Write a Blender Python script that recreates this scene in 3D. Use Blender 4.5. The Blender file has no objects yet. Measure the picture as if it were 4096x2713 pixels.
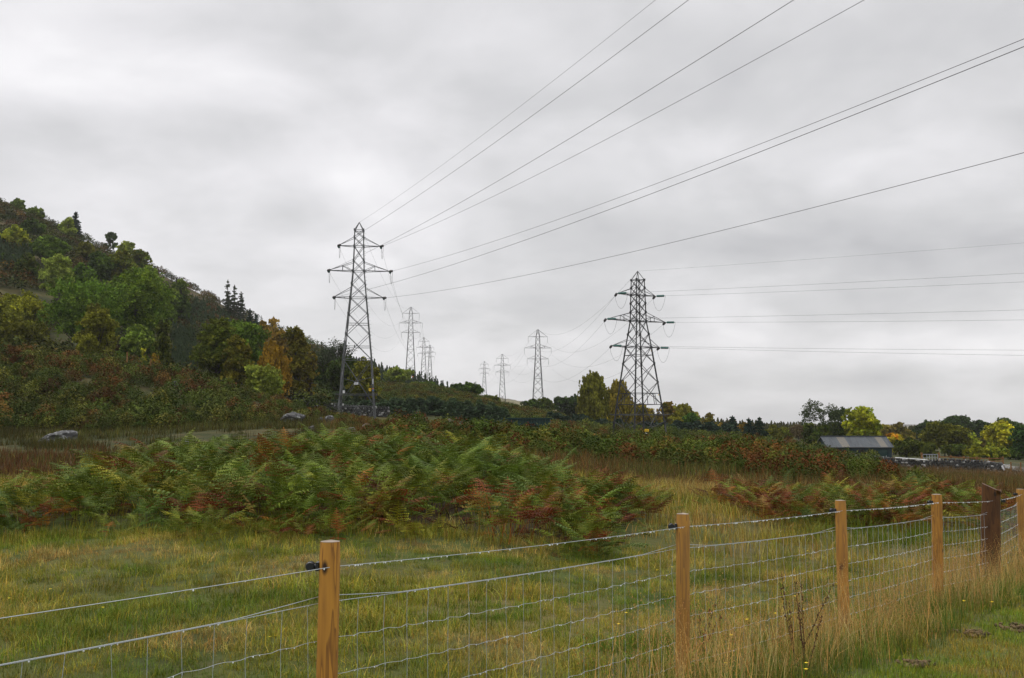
import bpy, math, random
import numpy as np
from mathutils import Vector
R = math.radians
SC = bpy.context.scene
COL = SC.collection
rng = np.random.default_rng(7)
random.seed(7)

# ------------------------------------------------------------------ camera, world, sun, exposure
F = 4096.0; CX = 2048.0; CY = 1356.5
PITCH = math.atan((1700 - CY) / F)
cam_d = bpy.data.cameras.new('camera'); cam = bpy.data.objects.new('camera', cam_d); COL.objects.link(cam)
cam_d.sensor_width = 36; cam_d.lens = 36.0 * F / 4096; cam_d.clip_start = .1; cam_d.clip_end = 20000
cam.location = (0, 0, 0); cam.rotation_euler = (R(90) + PITCH, 0, 0)
SC.camera = cam

SUN_EL, SUN_AZ = 62, 300          # azimuth measured clockwise from +Y
w = bpy.data.worlds.new('World'); SC.world = w; w.use_nodes = True
nt = w.node_tree; N = nt.nodes; L = nt.links
for n in list(N): N.remove(n)
def nd(tree, t, **k):
    n = tree.nodes.new(t)
    for a, v in k.items(): setattr(n, a, v)
    return n
out = nd(nt, 'ShaderNodeOutputWorld')
sky = nd(nt, 'ShaderNodeTexSky', sky_type='NISHITA'); sky.sun_disc = False
sky.sun_elevation = R(SUN_EL); sky.sun_rotation = R(SUN_AZ)
bgs = nd(nt, 'ShaderNodeBackground'); bgs.inputs[1].default_value = .1
L.new(sky.outputs[0], bgs.inputs[0])
tc = nd(nt, 'ShaderNodeTexCoord'); sep = nd(nt, 'ShaderNodeSeparateXYZ'); L.new(tc.outputs['Generated'], sep.inputs[0])
def M_(op, a, b=None, c=None):
    n = nd(nt, 'ShaderNodeMath', operation=op)
    for i, v in enumerate((a, b, c)):
        if v is None: continue
        if isinstance(v, (int, float)): n.inputs[i].default_value = v
        else: L.new(v, n.inputs[i])
    return n.outputs[0]
dz = M_('ADD', M_('MAXIMUM', sep.outputs[2], 0.0), .30)
cx = M_('DIVIDE', sep.outputs[0], dz); cy = M_('DIVIDE', sep.outputs[1], dz)
cmb = nd(nt, 'ShaderNodeCombineXYZ'); L.new(cx, cmb.inputs[0]); L.new(cy, cmb.inputs[1])
def wnoise(scale, det, off, dist=0.0, rough=.5):
    mp = nd(nt, 'ShaderNodeMapping'); mp.inputs['Location'].default_value = off; L.new(cmb.outputs[0], mp.inputs[0])
    n = nd(nt, 'ShaderNodeTexNoise'); n.inputs['Scale'].default_value = scale; n.inputs['Detail'].default_value = det
    n.inputs['Distortion'].default_value = dist; n.inputs['Roughness'].default_value = rough
    L.new(mp.outputs[0], n.inputs[0]); return n.outputs[0]
n1 = wnoise(.75, 5, (2.3, 1.1, 0), .3, .5); n2 = wnoise(2.1, 5, (7.7, 3.1, 0), .5, .5); n3 = wnoise(5.2, 4, (1.7, 9.1, 0), .3)
cl = M_('ADD', M_('ADD', M_('MULTIPLY', n1, .47), M_('MULTIPLY', n2, .34)), M_('MULTIPLY', n3, .19))
# bright breaks in the cloud: soft spots in given directions
def spot(px, py, sx, sy):
    vx = (px - CX) / F; vy = (CY - py) / F
    d = Vector((vx, math.cos(PITCH) - vy * math.sin(PITCH), math.sin(PITCH) + vy * math.cos(PITCH)))
    X = M_('DIVIDE', sep.outputs[0], M_('MAXIMUM', sep.outputs[1], .05)); Zs = M_('DIVIDE', sep.outputs[2], M_('MAXIMUM', sep.outputs[1], .05))
    ax = M_('DIVIDE', M_('SUBTRACT', X, d.x / d.y), sx / F); az = M_('DIVIDE', M_('SUBTRACT', Zs, d.z / d.y), sy / F)
    r2 = M_('ADD', M_('MULTIPLY', ax, ax), M_('MULTIPLY', az, az))
    return M_('POWER', 2.718, M_('MULTIPLY', r2, -1.0))
SPOTS = [(100, 150, 900, 420, .15), (1350, 690, 500, 110, .055), (3900, 1390, 560, 90, .13), (2900, 640, 600, 160, .06),
         (2350, 1560, 700, 90, -.07), (3800, 300, 900, 500, -.08), (600, 480, 800, 170, -.05), (3400, 1520, 700, 50, -.06), (3500, 1010, 900, 130, -.06), (250, 1000, 500, 260, .06)]
tot = None
for s in SPOTS:
    v = M_('MULTIPLY', spot(*s[:4]), s[4]); tot = v if tot is None else M_('ADD', tot, v)
cl = M_('ADD', M_('MULTIPLY', M_('SUBTRACT', M_('ADD', cl, tot), .5), 1.35), .52)
ramp = nd(nt, 'ShaderNodeValToRGB'); L.new(cl, ramp.inputs[0])
e = ramp.color_ramp.elements
e[0].position = .28; e[0].color = (.47, .47, .49, 1)
e[1].position = .80; e[1].color = (1.0, .985, 1.0, 1)
m = ramp.color_ramp.elements.new(.48); m.color = (.64, .637, .65, 1)
m = ramp.color_ramp.elements.new(.62); m.color = (.80, .79, .81, 1)
zen = nd(nt, 'ShaderNodeMapRange'); L.new(sep.outputs[2], zen.inputs[0]); zen.inputs[1].default_value = .40; zen.inputs[2].default_value = .95; zen.inputs[3].default_value = 1.08; zen.inputs[4].default_value = 3.0
bgc = nd(nt, 'ShaderNodeBackground'); L.new(zen.outputs[0], bgc.inputs[1]); L.new(ramp.outputs[0], bgc.inputs[0])
mx = nd(nt, 'ShaderNodeMixShader'); mx.inputs[0].default_value = .96
L.new(bgs.outputs[0], mx.inputs[1]); L.new(bgc.outputs[0], mx.inputs[2]); L.new(mx.outputs[0], out.inputs[0])

sd = bpy.data.lights.new('sun', 'SUN'); sd.energy = 1.2; sd.angle = R(25); sd.color = (1, .95, .86)
so = bpy.data.objects.new('sun', sd); COL.objects.link(so)
sdir = Vector((math.sin(R(SUN_AZ)) * math.cos(R(SUN_EL)), math.cos(R(SUN_AZ)) * math.cos(R(SUN_EL)), math.sin(R(SUN_EL))))
so.rotation_euler = sdir.to_track_quat('Z', 'Y').to_euler()
SC.view_settings.view_transform = 'Standard'; SC.view_settings.look = 'None'; SC.view_settings.exposure = 0; SC.view_settings.gamma = 1
SC.cycles.max_bounces = 6; SC.cycles.volume_bounces = 1; SC.cycles.diffuse_bounces = 3; SC.cycles.transparent_max_bounces = 8

# ------------------------------------------------------------------ helpers
def pt(px, py, Y):
    """world point seen at photograph pixel (px,py) at distance Y ahead"""
    vx = (px - CX) / F; vy = (CY - py) / F
    dy = math.cos(PITCH) - vy * math.sin(PITCH)
    s = Y / dy
    return Vector((vx * s, Y, (math.sin(PITCH) + vy * math.cos(PITCH)) * s))

def tag(o, label=None, cat=None, group=None, kind=None):
    if label: o['label'] = label
    if cat: o['category'] = cat
    if group: o['group'] = group
    if kind: o['kind'] = kind
    return o
def empty(name, loc, rz=0.0, label=None, cat=None, group=None):
    o = bpy.data.objects.new(name, None); o.empty_display_size = .2; COL.objects.link(o)
    o.location = loc; o.rotation_euler = (0, 0, rz); return tag(o, label, cat, group)

# numpy mesh soup
class Soup:
    def __init__(s): s.v = []; s.f = []; s.c = []; s.n = 0
    def add(s, V, Fc, C=None):
        V = np.asarray(V, np.float32); Fc = np.asarray(Fc, np.int32)
        if Fc.shape[1] == 3: Fc = np.concatenate([Fc, -np.ones((len(Fc), 1), np.int32) - s.n], 1)   # pad, becomes -1 after offset
        s.v.append(V); s.f.append(Fc + s.n)
        if C is None: C = np.ones((len(V), 3), np.float32)
        C = np.asarray(C, np.float32)
        if C.ndim == 1: C = np.tile(C, (len(V), 1))
        s.c.append(C); s.n += len(V)
    def inst(s, proto, pos, mats, cols, jit=0):
        """proto (V,F,C); pos (M,3); mats (M,3,3); cols (M,3) multiplies the proto colours"""
        V, Fc, C = proto; Mn = len(pos)
        if Mn == 0: return
        W = np.einsum('mij,vj->mvi', mats, V) + pos[:, None, :]
        CC = C[None] * cols[:, None, :] if C is not None else np.repeat(cols[:, None, :], len(V), 1)
        off = (np.arange(Mn) * len(V))[:, None, None]
        if Fc.shape[1] == 3:
            FF = (Fc[None] + off).reshape(-1, 3)
        else:
            FF = np.where(Fc[None] < 0, -10**9, Fc[None] + off).reshape(-1, 4)
            FF = np.where(FF < 0, -1 - s.n, FF)
        s.add(W.reshape(-1, 3), FF, CC.reshape(-1, 3))
    def build(s, name, mat, parent=None, smooth=False, loc=None):
        V = np.concatenate(s.v); Q = np.concatenate(s.f); C = np.concatenate(s.c)
        tri = Q[:, 3] < 0
        nf = len(Q); sizes = np.where(tri, 3, 4).astype(np.int32)
        starts = np.concatenate([[0], np.cumsum(sizes)[:-1]]).astype(np.int32)
        mask = np.ones((nf, 4), bool); mask[:, 3] = ~tri
        loops = Q[mask].astype(np.int32)
        me = bpy.data.meshes.new(name)
        me.vertices.add(len(V)); me.vertices.foreach_set('co', V.astype(np.float32).ravel())
        me.loops.add(len(loops)); me.loops.foreach_set('vertex_index', loops)
        me.polygons.add(nf); me.polygons.foreach_set('loop_start', starts); me.polygons.foreach_set('loop_total', sizes)
        me.polygons.foreach_set('use_smooth', np.full(nf, smooth, bool))
        me.update(calc_edges=True)
        at = me.color_attributes.new('Col', 'FLOAT_COLOR', 'POINT')
        at.data.foreach_set('color', np.concatenate([C, np.ones((len(C), 1))], 1).astype(np.float32).ravel())
        me.materials.append(mat)
        o = bpy.data.objects.new(name, me); COL.objects.link(o)
        if parent is not None: o.parent = parent
        if loc is not None: o.location = loc
        return o

CUBE_V = np.array([(x, y, z) for z in (-.5, .5) for y in (-.5, .5) for x in (-.5, .5)], np.float32)
CUBE_F = np.array([(0, 2, 3, 1), (4, 5, 7, 6), (0, 1, 5, 4), (2, 6, 7, 3), (0, 4, 6, 2), (1, 3, 7, 5)], np.int32)
def box(s, c, size, rot=None, col=(1, 1, 1)):
    V = CUBE_V * np.array(size)
    if rot is not None: V = V @ np.array(rot).T
    s.add(V + np.array(c), CUBE_F, col)
def rotz(a): c, q = math.cos(a), math.sin(a); return np.array([(c, -q, 0), (q, c, 0), (0, 0, 1)])
def beams(s, segs, wd, col=(1, 1, 1)):
    """square bars along segments [(p,q),...]"""
    A = np.array([a for a, b in segs], float); B = np.array([b for a, b in segs], float)
    wd = np.broadcast_to(np.asarray(wd, float), (len(A),))
    d = B - A; ln = np.linalg.norm(d, axis=1, keepdims=True); d = d / np.maximum(ln, 1e-9)
    up = np.where(np.abs(d[:, 2:3]) > .9, np.array([[1., 0, 0]]), np.array([[0, 0, 1.]]))
    x = np.cross(d, up); x /= np.linalg.norm(x, axis=1, keepdims=True); y = np.cross(d, x)
    h = (wd / 2)[:, None]
    P = [A + x * h + y * h, A - x * h + y * h, A - x * h - y * h, A + x * h - y * h]
    Q = [p + (B - A) for p in P]
    V = np.stack(P + Q, 1).reshape(-1, 3)
    fb = np.array([(0, 1, 2, 3), (7, 6, 5, 4), (0, 4, 5, 1), (1, 5, 6, 2), (2, 6, 7, 3), (3, 7, 4, 0)])
    Fc = (fb[None] + (np.arange(len(A)) * 8)[:, None, None]).reshape(-1, 4)
    s.add(V, Fc, col)
def tube(s, pts, rad, col=(1, 1, 1), k=6, cap=True):
    P = np.array([tuple(p) for p in pts], float); n = len(P)
    rad = np.broadcast_to(np.asarray(rad, float), (n,))
    T = np.gradient(P, axis=0); T /= np.maximum(np.linalg.norm(T, axis=1, keepdims=True), 1e-9)
    ref = np.array([0, 0, 1.]) if abs(T[0][2]) < .9 else np.array([1., 0, 0])
    X = np.cross(T, ref); X /= np.maximum(np.linalg.norm(X, axis=1, keepdims=True), 1e-9); Yv = np.cross(T, X)
    a = np.arange(k) * 2 * math.pi / k
    V = P[:, None] + rad[:, None, None] * (np.cos(a)[None, :, None] * X[:, None] + np.sin(a)[None, :, None] * Yv[:, None])
    Fc = []
    for i in range(n - 1):
        for j in range(k):
            Fc.append((i * k + j, i * k + (j + 1) % k, (i + 1) * k + (j + 1) % k, (i + 1) * k + j))
    V = V.reshape(-1, 3)
    if cap:
        b = len(V); V = np.concatenate([V, P[:1], P[-1:]])
        tr = [(b, (j + 1) % k, j, j) for j in range(k)]; tr += [(b + 1, (n - 1) * k + j, (n - 1) * k + (j + 1) % k, 0) for j in range(k)]
        s.add(V, np.array(Fc), col)
        s.f.append(np.array([(t[0], t[1], t[2], -1 - (s.n - len(V))) for t in tr], np.int32) + (s.n - len(V)))
    else: s.add(V, np.array(Fc), col)

# value noise
_lat = rng.random((256, 256))
def vnoise(x, y):
    xi = np.floor(x).astype(int); yi = np.floor(y).astype(int); fx = x - xi; fy = y - yi
    fx = fx * fx * (3 - 2 * fx); fy = fy * fy * (3 - 2 * fy)
    g = lambda i, j: _lat[i % 256, j % 256]
    return (g(xi, yi) * (1 - fx) + g(xi + 1, yi) * fx) * (1 - fy) + (g(xi, yi + 1) * (1 - fx) + g(xi + 1, yi + 1) * fx) * fy
def fbm(x, y, o=3):
    t = 0; a = 1; q = 0
    for i in range(o):
        t = t + a * vnoise(x * 2**i + 17.3 * i, y * 2**i + 5.1 * i); q += a; a *= .5
    return t / q

# ------------------------------------------------------------------ materials
def mat(name, base=None, rough=.7, attr=False, spec=.3, metal=0.0, noise=None, transl=0.0, bump=None):
    """noise=(scale, dark colour, lo, hi) mixes toward a second colour by noise"""
    m = bpy.data.materials.new(name); m.use_nodes = True; t = m.node_tree; ns = t.nodes; lk = t.links
    b = ns['Principled BSDF']; b.inputs['Roughness'].default_value = rough; b.inputs['Specular IOR Level'].default_value = spec
    b.inputs['Metallic'].default_value = metal
    if attr:
        a = nd(t, 'ShaderNodeAttribute'); a.attribute_name = 'Col'; src = a.outputs['Color']
    else:
        a = nd(t, 'ShaderNodeRGB'); a.outputs[0].default_value = (*base, 1); src = a.outputs[0]
    if noise:
        for nz in (noise if isinstance(noise[0], tuple) else (noise,)):
            co = nd(t, 'ShaderNodeTexCoord'); no = nd(t, 'ShaderNodeTexNoise'); no.inputs['Scale'].default_value = nz[0]; no.inputs['Detail'].default_value = 5
            if len(nz) > 4:
                mp = nd(t, 'ShaderNodeMapping'); mp.inputs['Scale'].default_value = nz[4]; lk.new(co.outputs['Object'], mp.inputs[0]); lk.new(mp.outputs[0], no.inputs[0])
            else: lk.new(co.outputs['Object'], no.inputs[0])
            mr = nd(t, 'ShaderNodeMapRange'); mr.inputs[1].default_value = nz[2]; mr.inputs[2].default_value = nz[3]; lk.new(no.outputs[0], mr.inputs[0])
            mi = nd(t, 'ShaderNodeMix', data_type='RGBA'); lk.new(mr.outputs[0], mi.inputs[0]); lk.new(src, mi.inputs[6]); mi.inputs[7].default_value = (*nz[1], 1)
            src = mi.outputs[2]
    lk.new(src, b.inputs['Base Color'])
    if bump:
        co = nd(t, 'ShaderNodeTexCoord'); no = nd(t, 'ShaderNodeTexNoise'); no.inputs['Scale'].default_value = bump[0]; no.inputs['Detail'].default_value = 6
        lk.new(co.outputs['Object'], no.inputs[0]); bu = nd(t, 'ShaderNodeBump'); bu.inputs['Strength'].default_value = bump[1]; bu.inputs['Distance'].default_value = bump[2]
        lk.new(no.outputs[0], bu.inputs['Height']); lk.new(bu.outputs[0], b.inputs['Normal'])
    if transl:
        tr = nd(t, 'ShaderNodeBsdfTranslucent'); lk.new(src, tr.inputs[0]); ms = nd(t, 'ShaderNodeMixShader'); ms.inputs[0].default_value = transl
        o = ns['Material Output']; lk.new(b.outputs[0], ms.inputs[1]); lk.new(tr.outputs[0], ms.inputs[2]); lk.new(ms.outputs[0], o.inputs[0])
    return m
M = {}
M['leaf'] = mat('foliage', attr=True, rough=.75, spec=.05, transl=.18)
M['fern'] = mat('bracken_frond', attr=True, rough=.55, spec=.09, transl=.12)
M['grass'] = mat('grass_blade', attr=True, rough=.5, spec=.10, transl=.22)
M['ground'] = mat('turf', attr=True, rough=.9, spec=.1, noise=((3.0, (.05, .05, .018), .5, .75), (.35, (.10, .075, .03), .45, .75)), bump=(6, .6, .08))
M['bark'] = mat('bark', (.07, .055, .045), rough=.85, noise=(3, (.03, .026, .02), .4, .65))
M['steel'] = mat('weathered_steel', (.055, .058, .06), rough=.55, spec=.4, noise=(.7, (.14, .145, .15), .45, .7))
M['darksteel'] = mat('dark_weathered_steel', (.022, .023, .025), rough=.55, spec=.4, noise=(.5, (.10, .10, .105), .52, .72))
M['galv'] = mat('galvanised_wire', (.40, .43, .46), rough=.4, spec=.5, metal=.3)
M['cable'] = mat('conductor_cable', (.07, .07, .075), rough=.5)
M['glass_ins'] = mat('green_glass_insulator', (.03, .12, .10), rough=.2, spec=.6)
M['ceram'] = mat('dark_insulator', (.05, .045, .045), rough=.3, spec=.5)
M['white'] = mat('white_enamel', (.72, .73, .74), rough=.4, noise=(5, (.5, .5, .5), .5, .8))
M['yellow'] = mat('yellow_enamel', (.75, .48, .02), rough=.4)
M['black'] = mat('black_plastic', (.012, .013, .016), rough=.35, spec=.5)
M['orange'] = mat('orange_paint', (.6, .18, .04), rough=.5)
M['blue'] = mat('blue_paint', (.05, .2, .5), rough=.5)
M['stone'] = mat('lichened_stone', attr=True, rough=.85, noise=((3.2, (.25, .255, .255), .54, .62), (1.5, (.045, .055, .02), .54, .64)), bump=(2.5, .7, .12))
M['wallstone'] = mat('drystone', attr=True, rough=.85, noise=(3.5, (.38, .39, .39), .64, .70))
M['shedgreen'] = mat('dark_green_cladding', (.012, .030, .036), rough=.5, noise=(1.5, (.02, .045, .05), .45, .7, (1, 1, .15)))
M['contgreen'] = mat('green_painted_steel', (.006, .028, .026), rough=.5, noise=(1.2, (.010, .036, .032), .45, .7))
M['sheet'] = mat('slate_grey_roof_sheet', (.055, .065, .073), rough=.6, noise=((2.0, (.035, .041, .048), .4, .65, (3, .3, .3)), (.8, (.085, .085, .085), .55, .8)))
M['sheetpale'] = mat('translucent_buff_roof_sheet', (.125, .11, .085), rough=.55, noise=(2, (.10, .095, .085), .4, .7))
M['timber'] = mat('orange_brown_timber', (.26, .13, .04), rough=.75, noise=(3, (.12, .055, .02), .4, .7))
M['track'] = mat('gravel_track', (.22, .21, .19), rough=.9, noise=(4, (.15, .14, .12), .4, .7))
M['soil'] = mat('turned_soil', (.15, .10, .05), rough=.95, noise=(8, (.06, .05, .02), .4, .65), bump=(14, .8, .05))
M['drop'] = mat('water_drop', (.85, .87, .9), rough=.05, spec=.8)
M['petal'] = mat('yellow_petal', (.85, .62, .02), rough=.5)
M['weed'] = mat('dead_stalk', (.10, .045, .02), rough=.8, noise=(9, (.05, .02, .012), .4, .7))

def wood_mat(name, c1, c2, c3, seed):
    m = bpy.data.materials.new(name); m.use_nodes = True; t = m.node_tree; lk = t.links; b = t.nodes['Principled BSDF']
    b.inputs['Roughness'].default_value = .6; b.inputs['Specular IOR Level'].default_value = .3
    co = nd(t, 'ShaderNodeTexCoord'); mp = nd(t, 'ShaderNodeMapping'); mp.inputs['Location'].default_value = (seed * 1.7, seed * .9, seed)
    mp.inputs['Scale'].default_value = (2.2, 2.2, .20); lk.new(co.outputs['Object'], mp.inputs[0])
    n = nd(t, 'ShaderNodeTexNoise'); n.inputs['Scale'].default_value = 10; n.inputs['Detail'].default_value = 2; lk.new(mp.outputs[0], n.inputs[0])
    wv = M2 = nd(t, 'ShaderNodeMath', operation='MULTIPLY'); lk.new(n.outputs[0], wv.inputs[0]); wv.inputs[1].default_value = 5
    sn = nd(t, 'ShaderNodeMath', operation='FRACT'); lk.new(wv.outputs[0], sn.inputs[0])
    rp = nd(t, 'ShaderNodeValToRGB'); lk.new(sn.outputs[0], rp.inputs[0])
    e = rp.color_ramp.elements; e[0].color = (*c1, 1); e[1].position = .93; e[1].color = (*c2, 1)
    x = e.new(.62); x.color = (*[(a * .6 + b_ * .4) for a, b_ in zip(c1, c2)], 1); x = e.new(1.0); x.color = (*c1, 1)
    vo = nd(t, 'ShaderNodeTexVoronoi'); vo.inputs['Scale'].default_value = 5.0; mp2 = nd(t, 'ShaderNodeMapping'); mp2.inputs['Scale'].default_value = (1.6, 1.6, .8)
    mp2.inputs['Location'].default_value = (seed, seed * 2.1, seed * .7); lk.new(co.outputs['Object'], mp2.inputs[0]); lk.new(mp2.outputs[0], vo.inputs[0])
    mr = nd(t, 'ShaderNodeMapRange'); mr.inputs[1].default_value = .09; mr.inputs[2].default_value = .16; mr.inputs[3].default_value = 1; mr.inputs[4].default_value = 0; lk.new(vo.outputs['Distance'], mr.inputs[0])
    mi = nd(t, 'ShaderNodeMix', data_type='RGBA'); lk.new(mr.outputs[0], mi.inputs[0]); lk.new(rp.outputs[0], mi.inputs[6]); mi.inputs[7].default_value = (*c3, 1)
    n2 = nd(t, 'ShaderNodeTexNoise'); n2.inputs['Scale'].default_value = 3; lk.new(mp2.outputs[0], n2.inputs[0])
    mr2 = nd(t, 'ShaderNodeMapRange'); mr2.inputs[1].default_value = .45; mr2.inputs[2].default_value = .75; mr2.inputs[4].default_value = .55; lk.new(n2.outputs[0], mr2.inputs[0])
    mi2 = nd(t, 'ShaderNodeMix', data_type='RGBA'); lk.new(mr2.outputs[0], mi2.inputs[0]); lk.new(mi.outputs[2], mi2.inputs[6]); mi2.inputs[7].default_value = (*[c * .55 for c in c2], 1)
    lk.new(mi2.outputs[2], b.inputs['Base Color'])
    bu = nd(t, 'ShaderNodeBump'); bu.inputs['Strength'].default_value = .25; bu.inputs['Distance'].default_value = .004; lk.new(sn.outputs[0], bu.inputs['Height']); lk.new(bu.outputs[0], b.inputs['Normal'])
    return m

# ------------------------------------------------------------------ terrain
colpx = np.array([-800, 0, 500, 1000, 1500, 1750, 2000, 2500, 3000, 3500, 4096, 4900], float)
rows = {
 1.5: [-1.6]*12, 3: [-1.6]*12,
 7: [-1.6,-1.6,-1.6,-1.6,-1.63,-1.63,-1.65,-1.66,-1.68,-1.70,-1.73,-1.75],
 10: [-1.65,-1.65,-1.62,-1.6,-1.6,-1.62,-1.65,-1.70,-1.74,-1.79,-1.86,-1.9],
 14: [-1.65,-1.6,-1.5,-1.5,-1.48,-1.5,-1.55,-1.75,-1.85,-1.9,-1.98,-2.0],
 20: [-1.55,-1.45,-1.15,-.98,-.92,-1.0,-1.15,-1.65,-1.9,-2.0,-2.1,-2.2],
 28: [-1.8,-1.75,-1.65,-1.25,-1.1,-1.1,-1.25,-1.7,-1.95,-2.05,-2.3,-2.5],
 45: [-1.8,-1.6,-1.6,-1.5,-1.15,-1.2,-1.4,-1.8,-1.9,-2.3,-2.9,-3.2],
 62: [-1.3,-1.3,-1.2,-.55,-.42,-.58,-.78,-1.45,-1.7,-3.0,-3.7,-4.2],
 72: [-.9,-.9,-.6,.05,-.2,-.5,-1.0,-1.9,-2.2,-3.5,-4.1,-4.6],
 80: [1.2,.5,.5,.8,0,-.5,-1.3,-2.2,-2.6,-3.8,-4.4,-4.8],
 92: [5,4.2,3.4,1.9,.1,-.6,-1.8,-3.2,-3.6,-4.3,-4.8,-5],
 106: [8.5,7.5,6.2,2.8,.1,-.7,-1.8,-3.0,-3.6,-4.6,-4.95,-5.2],
 125: [8.5,7.5,5.8,2.5,.15,-.3,-1.0,-1.4,-2.5,-5,-5.2,-5.4],
 150: [14,11.5,8,4.0,2.4,1.9,.4,-1.5,-3,-5,-5.5,-5.5],
 200: [38,30,18,9,6.6,7.1,3.4,-1,-3,-5,-6,-6],
 260: [66,50,35,19,11,8.5,3,-1,-3,-5,-6,-6],
 350: [100,76,58,36.5,17,9.5,3.5,-1,-3,-5,-6,-6],
 500: [115,86,66,46,21,11,4,0,-3,-5,-6,-6],
 700: [100,80,60,42,22,14,12.5,4,-3,-5,-6,-6],
 1200: [90,80,60,40,30,25,20,6,-2,-4,-6,-6],
 2500: [120,120,110,105,100,88,66,8,0,-4,-6,-6],
 3600: [90,90,90,90,90,80,60,8,0,0,0,0],
 6500: [0]*12,
}
rY = np.array(sorted(rows)); H0 = np.array([rows[y] for y in rY], float)
GU = np.linspace((-800 - CX) / F, (4900 - CX) / F, 220); GL = np.linspace(math.log(1.5), math.log(6500), 340)
ucol = (colpx - CX) / F
tmp = np.array([np.interp(GU, ucol, r) for r in H0])
HG = np.array([np.interp(GL, np.log(rY), tmp[:, j]) for j in range(len(GU))]).T
for _ in range(3):                                     # soften the creases
    P = np.pad(HG, 2, mode='edge'); HG = sum(P[i:i + HG.shape[0], 2:-2] for i in range(5)) / 5
    P = np.pad(HG, 3, mode='edge'); HG = sum(P[3:-3, i:i + HG.shape[1]] for i in range(7)) / 7
def gh(X, Y):
    X = np.asarray(X, float); Y = np.asarray(Y, float)
    Yc = np.clip(Y, 1.5, 6499); u = np.clip(X / Yc, GU[0], GU[-1] - 1e-6); l = np.log(Yc)
    a = (u - GU[0]) / (GU[1] - GU[0]); b = (l - GL[0]) / (GL[1] - GL[0])
    i = np.clip(a.astype(int), 0, len(GU) - 2); j = np.clip(b.astype(int), 0, len(GL) - 2); fa = a - i; fb = b - j
    z = (HG[j, i] * (1 - fa) + HG[j, i + 1] * fa) * (1 - fb) + (HG[j + 1, i] * (1 - fa) + HG[j + 1, i + 1] * fa) * fb
    amp = np.clip(Yc / 20, .10, 1) * .35 + np.clip((Yc - 120) / 200, 0, 3) * .8
    return z + amp * (fbm(X * .45 + 50, Y * .45 + 50, 2) - .5) * np.clip(60 / Yc, .3, 1) + np.clip(Yc / 300, 0, 4) * 2.2 * (fbm(X * .02 + 9, Y * .02 + 9, 3) - .5)
def gz(x, y): return float(gh(np.array([x]), np.array([y]))[0])
def hit(px, py, lo=20, hi_=400):
    """distance at which the sight line of a photograph pixel meets the ground"""
    for Yt in np.geomspace(lo, hi_, 500):
        p = pt(px, py, Yt)
        if p.z <= gz(p.x, Yt): return float(Yt)
    return hi_
def pxof(X, Y): return CX + F * X / np.maximum(Y, .1)

# ground colours by place (linear base colours)
def gcol(X, Y):
    p = pxof(X, Y); n = fbm(X * .3 + 3, Y * .3 + 7, 3); k = fbm(X * 1.4, Y * 1.4, 2)
    C = np.empty(X.shape + (3,)); C[:] = (.060, .075, .018)
    straw = np.array((.16, .125, .045)); brown = np.array((.060, .036, .018)); dkgreen = np.array((.032, .042, .012)); green = np.array((.075, .11, .028))
    def mixin(mask, col):
        mask = np.clip(mask, 0, 1)[..., None]; C[:] = C * (1 - mask) + col * mask
    mixin((n - .5) * 3, straw); mixin((k - .62) * 3, dkgreen)
    left = np.clip((1500 - p) / 200, 0, 1)
    mixin(np.clip((Y - 22) / 5, 0, 1) * np.clip((54 - Y) / 8, 0, 1) * left, brown)
    mixin(np.clip((Y - 50) / 6, 0, 1) * left, np.array((.026, .032, .008)))
    mid = np.clip((p - 2300) / 200, 0, 1)
    mixin(np.clip((Y - 18) / 3, 0, 1) * np.clip((33 - Y) / 4, 0, 1) * mid * np.clip((3300 - p) / 300, 0, 1), straw * 1.05)
    mixin(np.clip((Y - 28) / 4, 0, 1) * np.clip((120 - Y) / 10, 0, 1) * np.clip((p - 1900) / 200, 0, 1), brown * 1.15)
    mixin(np.clip((Y - 44) / 5, 0, 1) * np.clip((p - 1500) / 200, 0, 1) * np.clip((120 - Y) / 10, 0, 1) * np.clip((n - .35) * 4, 0, 1), dkgreen * 1.4)
    mixin(np.clip((Y - 115) / 15, 0, 1), np.array((.038, .044, .013)))
    mixin(np.clip((Y - 230) / 60, 0, 1) * np.clip((1400 - p) / 200, 0, 1) * np.clip((n - .4) * 4, 0, 1), np.array((.085, .045, .03)))
    mixin(np.clip((Y - 500) / 100, 0, 1), np.array((.15, .13, .045))); mixin(np.clip((Y - 1500) / 500, 0, 1), np.array((.06, .055, .05)))
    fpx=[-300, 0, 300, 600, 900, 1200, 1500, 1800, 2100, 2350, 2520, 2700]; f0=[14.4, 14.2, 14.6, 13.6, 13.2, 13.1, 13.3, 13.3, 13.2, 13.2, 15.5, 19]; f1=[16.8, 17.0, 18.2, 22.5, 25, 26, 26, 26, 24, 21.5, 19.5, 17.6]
    mixin(np.clip((Y - np.interp(p, fpx, f0) - 1.2) * 1.2, 0, 1) * np.clip((np.interp(p, fpx, f1) - Y) * 2, 0, 1), np.array((.030, .018, .010)))  # dark brown litter under the bracken bed, doubling as painted shade in its gaps
    fl = 1 - np.clip((Y - 8.6) / 1.5, 0, 1)
    mixin(np.clip(((X + .77) * .79 - (Y - 4.32) * .6125 - .5) / .4, 0, 1), green)
    return C

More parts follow.
